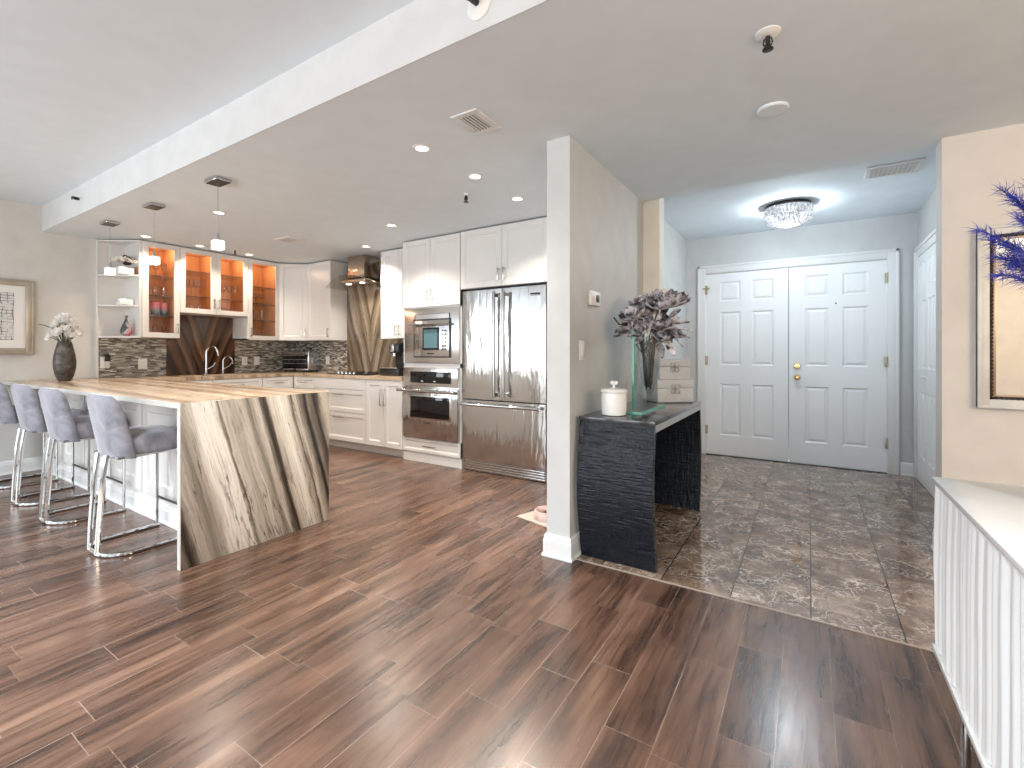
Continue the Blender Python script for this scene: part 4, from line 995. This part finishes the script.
put_row('short_tumbler', 'glass', 'on the floor of the narrow glass cabinet', mk_tumbler(.09, .03), [(CX, 3.41+.07*i) for i in range(4)], 1.3915, 'short tumblers in the narrow cabinet')

# ------------------------------------------------------------------ console table in the entry
t = thing('console_table', 'black woven-lacquer waterfall console table by the grey partition', 'console table', (-.92, 3.18, 0)); o_ = t.location
def side(yt, yb_, bulge, th):
    def fn(u, v):
        y = yb_+(yt-yb_)*v+bulge*math.sin(PI*v)**1.0
        return Vector((-1.135+.437*u, y, .006+.80*v))
    return MB(o_).shell(fn, 6, 24, (0, th, 0))
side(2.532, 2.555, -.055, .035).build('side_panel', 'lacquer', t, ang=50)
side(3.79, 3.775, .05, -.035).build('side_panel', 'lacquer', t, ang=50)
MB(o_).box(-1.137, 2.520, .806, -.694, 3.805, .830, bev=.003).build('tabletop', 'lacquer_top', t)
MB(o_).box(-.70, 2.545, .768, -.6945, 3.785, .806).build('apron', 'silverleaf', t, smooth=False)
MB(o_).box(-1.15, 2.60, .004, -1.136, 3.775, .80).build('back_panel', 'black', t, smooth=False)
MB(o_).box(-1.13, 2.55, .768, -.702, 3.785, .806).build('under_frame', 'lacquer', t, smooth=False)

t = thing('lidded_jar', 'white lidded ceramic jar on the console table', 'jar', (-.975, 2.663, .8302))
MB().lathe([(.058, 0), (.070, .006), (.0735, .03), (.0745, .08), (.073, .132), (.070, .136)], seg=32).build('body', 'ceramic', t)
l = MB().lathe([(.079, .138), (.080, .146), (.070, .156), (.03, .163), (.008, .164)], seg=32).build('lid', 'ceramic', t)
m_ = MB().cyl((0, 0, .16), (0, 0, .182), .009, .007, 12)
for dx, dy in ((.013, 0), (-.008, .01), (-.008, -.01)): m_.ball((dx, dy, .192), .013, 10)
m_.build('knob', 'ceramic', l)

# glass vase: base, upright plate, pointed bowl
VC = Vector((-.925, 3.02, .8302))
t = thing('glass_vase', 'pointed clear glass vase on a green-edged glass stand', 'vase', VC)
bs = MB().box(-.075, -.27, 0, .085, .27, .018, bev=.002).build('base', 'greenglass', t)
MB().box(-.076, -.2745, 0, .086, -.2705, .018).box(.0855, -.2705, 0, .0895, .27, .018).build('base_edge', 'glassedge', bs, smooth=False)
pl = MB().box(-.031, -.075, .0185, -.019, .20, .525, bev=.002).build('plate', 'greenglass', t)
MB().box(-.032, -.079, .0185, -.018, -.0752, .525).box(-.032, -.0752, .5252, -.018, .20, .529).build('plate_edge', 'glassedge', pl, smooth=False)
MB().lathe([(.006, .085), (.025, .11), (.05, .19), (.068, .30), (.078, .42), (.083, .50), (.079, .50), (.074, .42), (.064, .30), (.046, .19), (.021, .115), (.001, .10)], (.052, .02, 0), 28, sx=1., sy=1.25, cap=False).build('bowl', 'glass', t)

# dark magnolia arrangement
M['dpetal'] = None
def m_dpetal():
    g = G('smoky_petal'); f = g.noise(g.obj(), 15., 4, .6, .5)
    g.p(col=g.ramp(f, [(.36, (.015, .013, .016)), (.45, (.20, .185, .205)), (.56, (.72, .69, .73))]), rough=.45); return g.mat
M['dpetal'] = m_dpetal()
M['dstem'] = plain('black_stem', (.015, .013, .013), .4)
FC = VC+Vector((.045, .02, 0))
t = thing('dark_flower_arrangement', 'smoky black magnolia flowers in the glass vase', 'flowers', FC)
rt = Vector((.845, .536, 0)); fw = Vector((-.536, .845, 0)); up = Vector((0, 0, 1))
def fp(px, py, dep=0.):                                         # point in the flowers, metres right / up / away of the vase axis
    return rt*px+up*py+fw*dep
rs = random.Random(11); st = MB()
heads = [(.155, .66, -.02, .125), (.02, .60, .03, .10), (-.06, .58, -.04, .095), (.07, .52, -.06, .095), (.16, .54, .04, .09), (-.02, .49, -.06, .085), (.10, .44, -.03, .08), (-.09, .50, .05, .085), (.02, .67, .06, .09), (.185, .47, 0, .075), (.08, .64, -.07, .085)]
for i, (a, b_, c, r_) in enumerate(heads):
    p = fp(a-.035, b_+.012, c); d = (p-Vector((0, 0, .34))).normalized()+Vector((.3*rs.uniform(-1, 1), -.5, .15))
    m_ = MB(); blossom(m_, p, d, r_*1.2, 6, 5, .7); m_.ball(p+d.normalized()*.012, .014, 8); m_.build('blossom', 'dpetal', t, ang=80, fix=False)
    q = rs.uniform(0, 6.28)
    st.tube([(.022*math.cos(q), .022*math.sin(q), .15+.04*rs.random()), (.035*math.cos(q), .035*math.sin(q), .36), tuple(p)], .004, 6)
st.tube([(0, 0, .2), tuple(fp(-.06, .46)), tuple(fp(-.12, .545)), tuple(fp(-.19, .555)), tuple(fp(-.225, .60))], .005, 6)
st.tube([tuple(fp(-.16, .55)), tuple(fp(-.185, .60)), tuple(fp(-.18, .62))], .004, 6)
for i in range(14):
    q = 2.4*i; st.tube([(.012*math.cos(q), .012*math.sin(q), .13+.01*(i % 4)), (.03*math.cos(q), .035*math.sin(q), .30), (.045*math.cos(q), .05*math.sin(q), .48)], .005, 6)
st.build('stems', 'dstem', t)
for i in range(14):
    q = 2.4*i; m_ = MB(); p = fp(.07+.11*math.cos(q), .52+.09*math.sin(q), .03*(i % 3-1))
    petal(m_, p, fp(math.cos(q), math.sin(q)*.9, rs.uniform(-.5, .2)), Vector((0, -.5, 1)), .10, .028, -.2, .3); m_.build('leaf', 'dpetal', t, ang=80, fix=False)

# two keepsake boxes at the far end of the console
M['box'] = plain('grey_linen', (.58, .605, .63), .55, mottle=.05, scale=60)
def gift(label, c, w, d, h, rz):
    t = thing('keepsake_box', label, 'box', c, rz)
    MB().box(-w/2, -d/2, 0, w/2, d/2, h*.62, bev=.003).build('body', 'box', t)
    MB().box(-w/2-.003, -d/2-.003, h*.63, w/2+.003, d/2+.003, h, bev=.004).build('lid', 'box', t)
    m_ = MB()
    for sx in (-1, 1):
        for sz in (-1, 1):
            cx, cz = sx*.020, h*.60+sz*.020
            m_.tube([(cx+.015*math.cos(q), -d/2-.006, cz+.015*math.sin(q)) for q in [2*PI*i/12 for i in range(12)]], .0045, 6, closed=True)
    m_.ball((0, -d/2-.006, h*.60), .009, 8); m_.build('clasp', 'silverleaf', t)
gift('grey keepsake box with silver clasp, lower of two on the console', (-.90, 3.66, .8302), .285, .19, .17, math.radians(42))
gift('smaller grey keepsake box with silver clasp, stacked on top', (-.90, 3.66, 1.002), .245, .17, .15, math.radians(42))

# ------------------------------------------------------------------ wavy white sideboard
SX, SY1, SY0, ZB, ZT_ = .355, 2.08, .25, .207, .785
t = thing('sideboard', 'white sideboard with rippled front on chrome legs', 'sideboard', (.58, 1.2, 0)); o_ = t.location
M['gloss'] = plain('white_gloss', (.84, .84, .83), .12, mottle=.01); M['satin'] = plain('white_satin', (.79, .80, .81), .3, mottle=.01)
MB(o_).box(SX+.012, SY0, ZB, .80, SY1-.004, ZT_-.018).build('body', 'satin', t, smooth=False)
MB(o_).box(SX-.006, SY0-.01, ZT_-.018, .81, SY1, ZT_, bev=.003).build('top', 'gloss', t)
def ripple(u, v):
    y = SY1-.006-(SY1-SY0)*u; z = ZB+.022+(ZT_-.022-ZB-.022)*v
    ph = .022*math.sin(4.6*z+y*2.1)+.010*math.sin(9*z+3*y)
    s_ = (y+ph)*2*PI
    h = .0030*math.sin(s_*17)+.0022*math.sin(s_*11+1.3+2*z)+.0022*math.sin(s_*29+.5)
    return Vector((SX+.004-h, y, z))
MB(o_).grid(ripple, 520, 26).build('rippled_front', 'satin', t, ang=180)
def ripple_end(u, v):
    return Vector((SX+.004+(.80-SX-.004)*u, SY1-.003, ZB+.022+(ZT_-.044-ZB)*v))
MB(o_).box(SX-.006, SY0, ZB, .80, SY1-.002, ZB+.02, bev=.003).build('bottom_rail', 'gloss', t)
for y in (1.74, .55):
    m_ = MB(o_).box(SX+.0, y-.02, .0, SX+.014, y+.02, ZB, bev=.001).box(SX+.41, y-.02, 0, SX+.424, y+.02, ZB, bev=.001).box(SX, y-.02, 0, SX+.424, y+.02, .012, bev=.001)
    m_.build('leg', 'chrome', t)

# vase with blue feathers, standing on the sideboard
t = thing('feather_vase', 'silver vase on the white sideboard holding the blue feathers', 'vase', (.66, 1.86, ZT_))
MB().lathe([(.05, .001), (.06, .02), (.075, .12), (.055, .25), (.035, .33), (.045, .37), (.04, .37)], seg=28).build('body', 'chrome', t)
M['feather'] = plain('royal_blue_feather', (.012, .026, .40), .5, mottle=.5, scale=60, sheen=.4)
M['quill'] = plain('feather_quill', (.01, .012, .07), .4)
FB = Vector((.66, 1.86, ZT_+.34))
t = thing('feather_bouquet', 'spray of royal blue feathers reaching in from the right edge', 'feathers', FB)
rs = random.Random(21)
for i in range(30):
    a = math.radians(-22+115*(i+rs.random())/30)
    reach = rs.uniform(.22, .325)
    side_, rise, dep = -reach*math.cos(a), .36+reach*math.sin(a)*.75, rs.uniform(-.14, .10)
    tip = rt*side_+up*rise+fw*dep; ctrl = rt*(side_*.2)+up*(.16+rise*.35)+fw*(dep*.3)
    bez = lambda s_: (2*(1-s_)*s_)*ctrl+s_*s_*tip
    sp = MB().tube([bez(k/16) for k in range(17)], [.002-.0016*k/16 for k in range(17)], 5).build('quill', 'quill', t)
    m_ = MB()
    for k in range(210):
        s_ = .38+.62*rs.random()**.8; p = bez(s_)
        tg = (2*(1-2*s_)*ctrl+2*s_*tip).normalized()
        L = .062*(.45+.55*math.sin(PI*min(1, .15+s_*.8)))*rs.uniform(.5, 1.25)
        d = (tg*rs.uniform(.25, 1.1)+Vector((rs.gauss(0, .6), rs.gauss(0, .6), rs.gauss(0, .6)))).normalized()
        q = p+d*L*.55+tg*L*.08; e = q+(d*.6+tg*.5+up*-.25).normalized()*L*.5
        w = tg.cross(d).normalized()*.0009; w2 = d.cross(w).normalized()*.0009
        m_.add([p+w, p-w, q-w*.7, q+w*.7, e, p+w2, p-w2, q-w2*.7, q+w2*.7], [[0, 1, 2, 3], [3, 2, 4], [5, 6, 7, 8], [8, 7, 4]])
    m_.build('barbs', 'feather', sp, fix=False, ang=180)

# mirror
t = thing('wall_mirror', 'silver framed mirror with dark beaded inner edge', 'mirror', (1.22, 3.65, 1.395))
m_ = frame4(MB(), -.42, -.505, .42, .51, .052, -.035, 0, .008); frame4(m_, -.42, -.505, .42, .51, .018, -.042, -.005, .004)
m_.build('frame', plain('silver_frame', (.62, .61, .58), .5, .1, mottle=.1), t)
bd = MB()
for k in range(44):
    z = -.45+.905*k/43
    for x in (-.362, .362): bd.ball((x, -.02, z), .0115, 6)
for k in range(36):
    x = -.362+.724*k/35
    for z in (-.45, .455): bd.ball((x, -.02, z), .0115, 6)
bd.build('beaded_edge', plain('dark_beads', (.05, .035, .028), .35, .4), t)
frame4(MB(), -.352, -.44, .352, .445, .012, -.016, -.004, .002).build('inner_frame', plain('antique_gold', (.42, .30, .19), .35, .6), t)
MB().box(-.36, -.008, -.45, .36, -.003, .455).build('mirror_glass', plain('mirror_silvering', (.86, .85, .83), .01, 1., mottle=.0), t, smooth=False)

# ------------------------------------------------------------------ pet mat and bowl
tag(MB((-1.6, 3.05, .001)).prism([(-1.80, 2.90), (-1.42, 2.80), (-1.33, 3.30), (-1.66, 3.36)], .001, .008).build('pet_mat', plain('cream_mat', (.44, .39, .34), .8), smooth=False), 'cream pet mat on the wood floor by the partition', 'mat')
t = thing('pet_bowl', 'pink and white pet bowl on the cream mat', 'bowl', (-1.60, 2.985, .008))
MB().lathe([(.098, 0), (.10, .01), (.088, .055), (.083, .06), (.078, .056), (.066, .02), (.001, .016)], seg=32, cap=False).build('body', plain('pink_white_glaze', (.55, .40, .37), .3, mottle=.25, scale=25), t)
m_ = MB()
rs = random.Random(2)
for i in range(26):
    q = rs.uniform(0, 6.28); rr = .055*math.sqrt(rs.random()); m_.ball((rr*math.cos(q), rr*math.sin(q), .026), .009, 6)
k = m_.build('kibble', plain('brown_kibble', (.16, .09, .06), .8), t); k['kind'] = 'stuff'
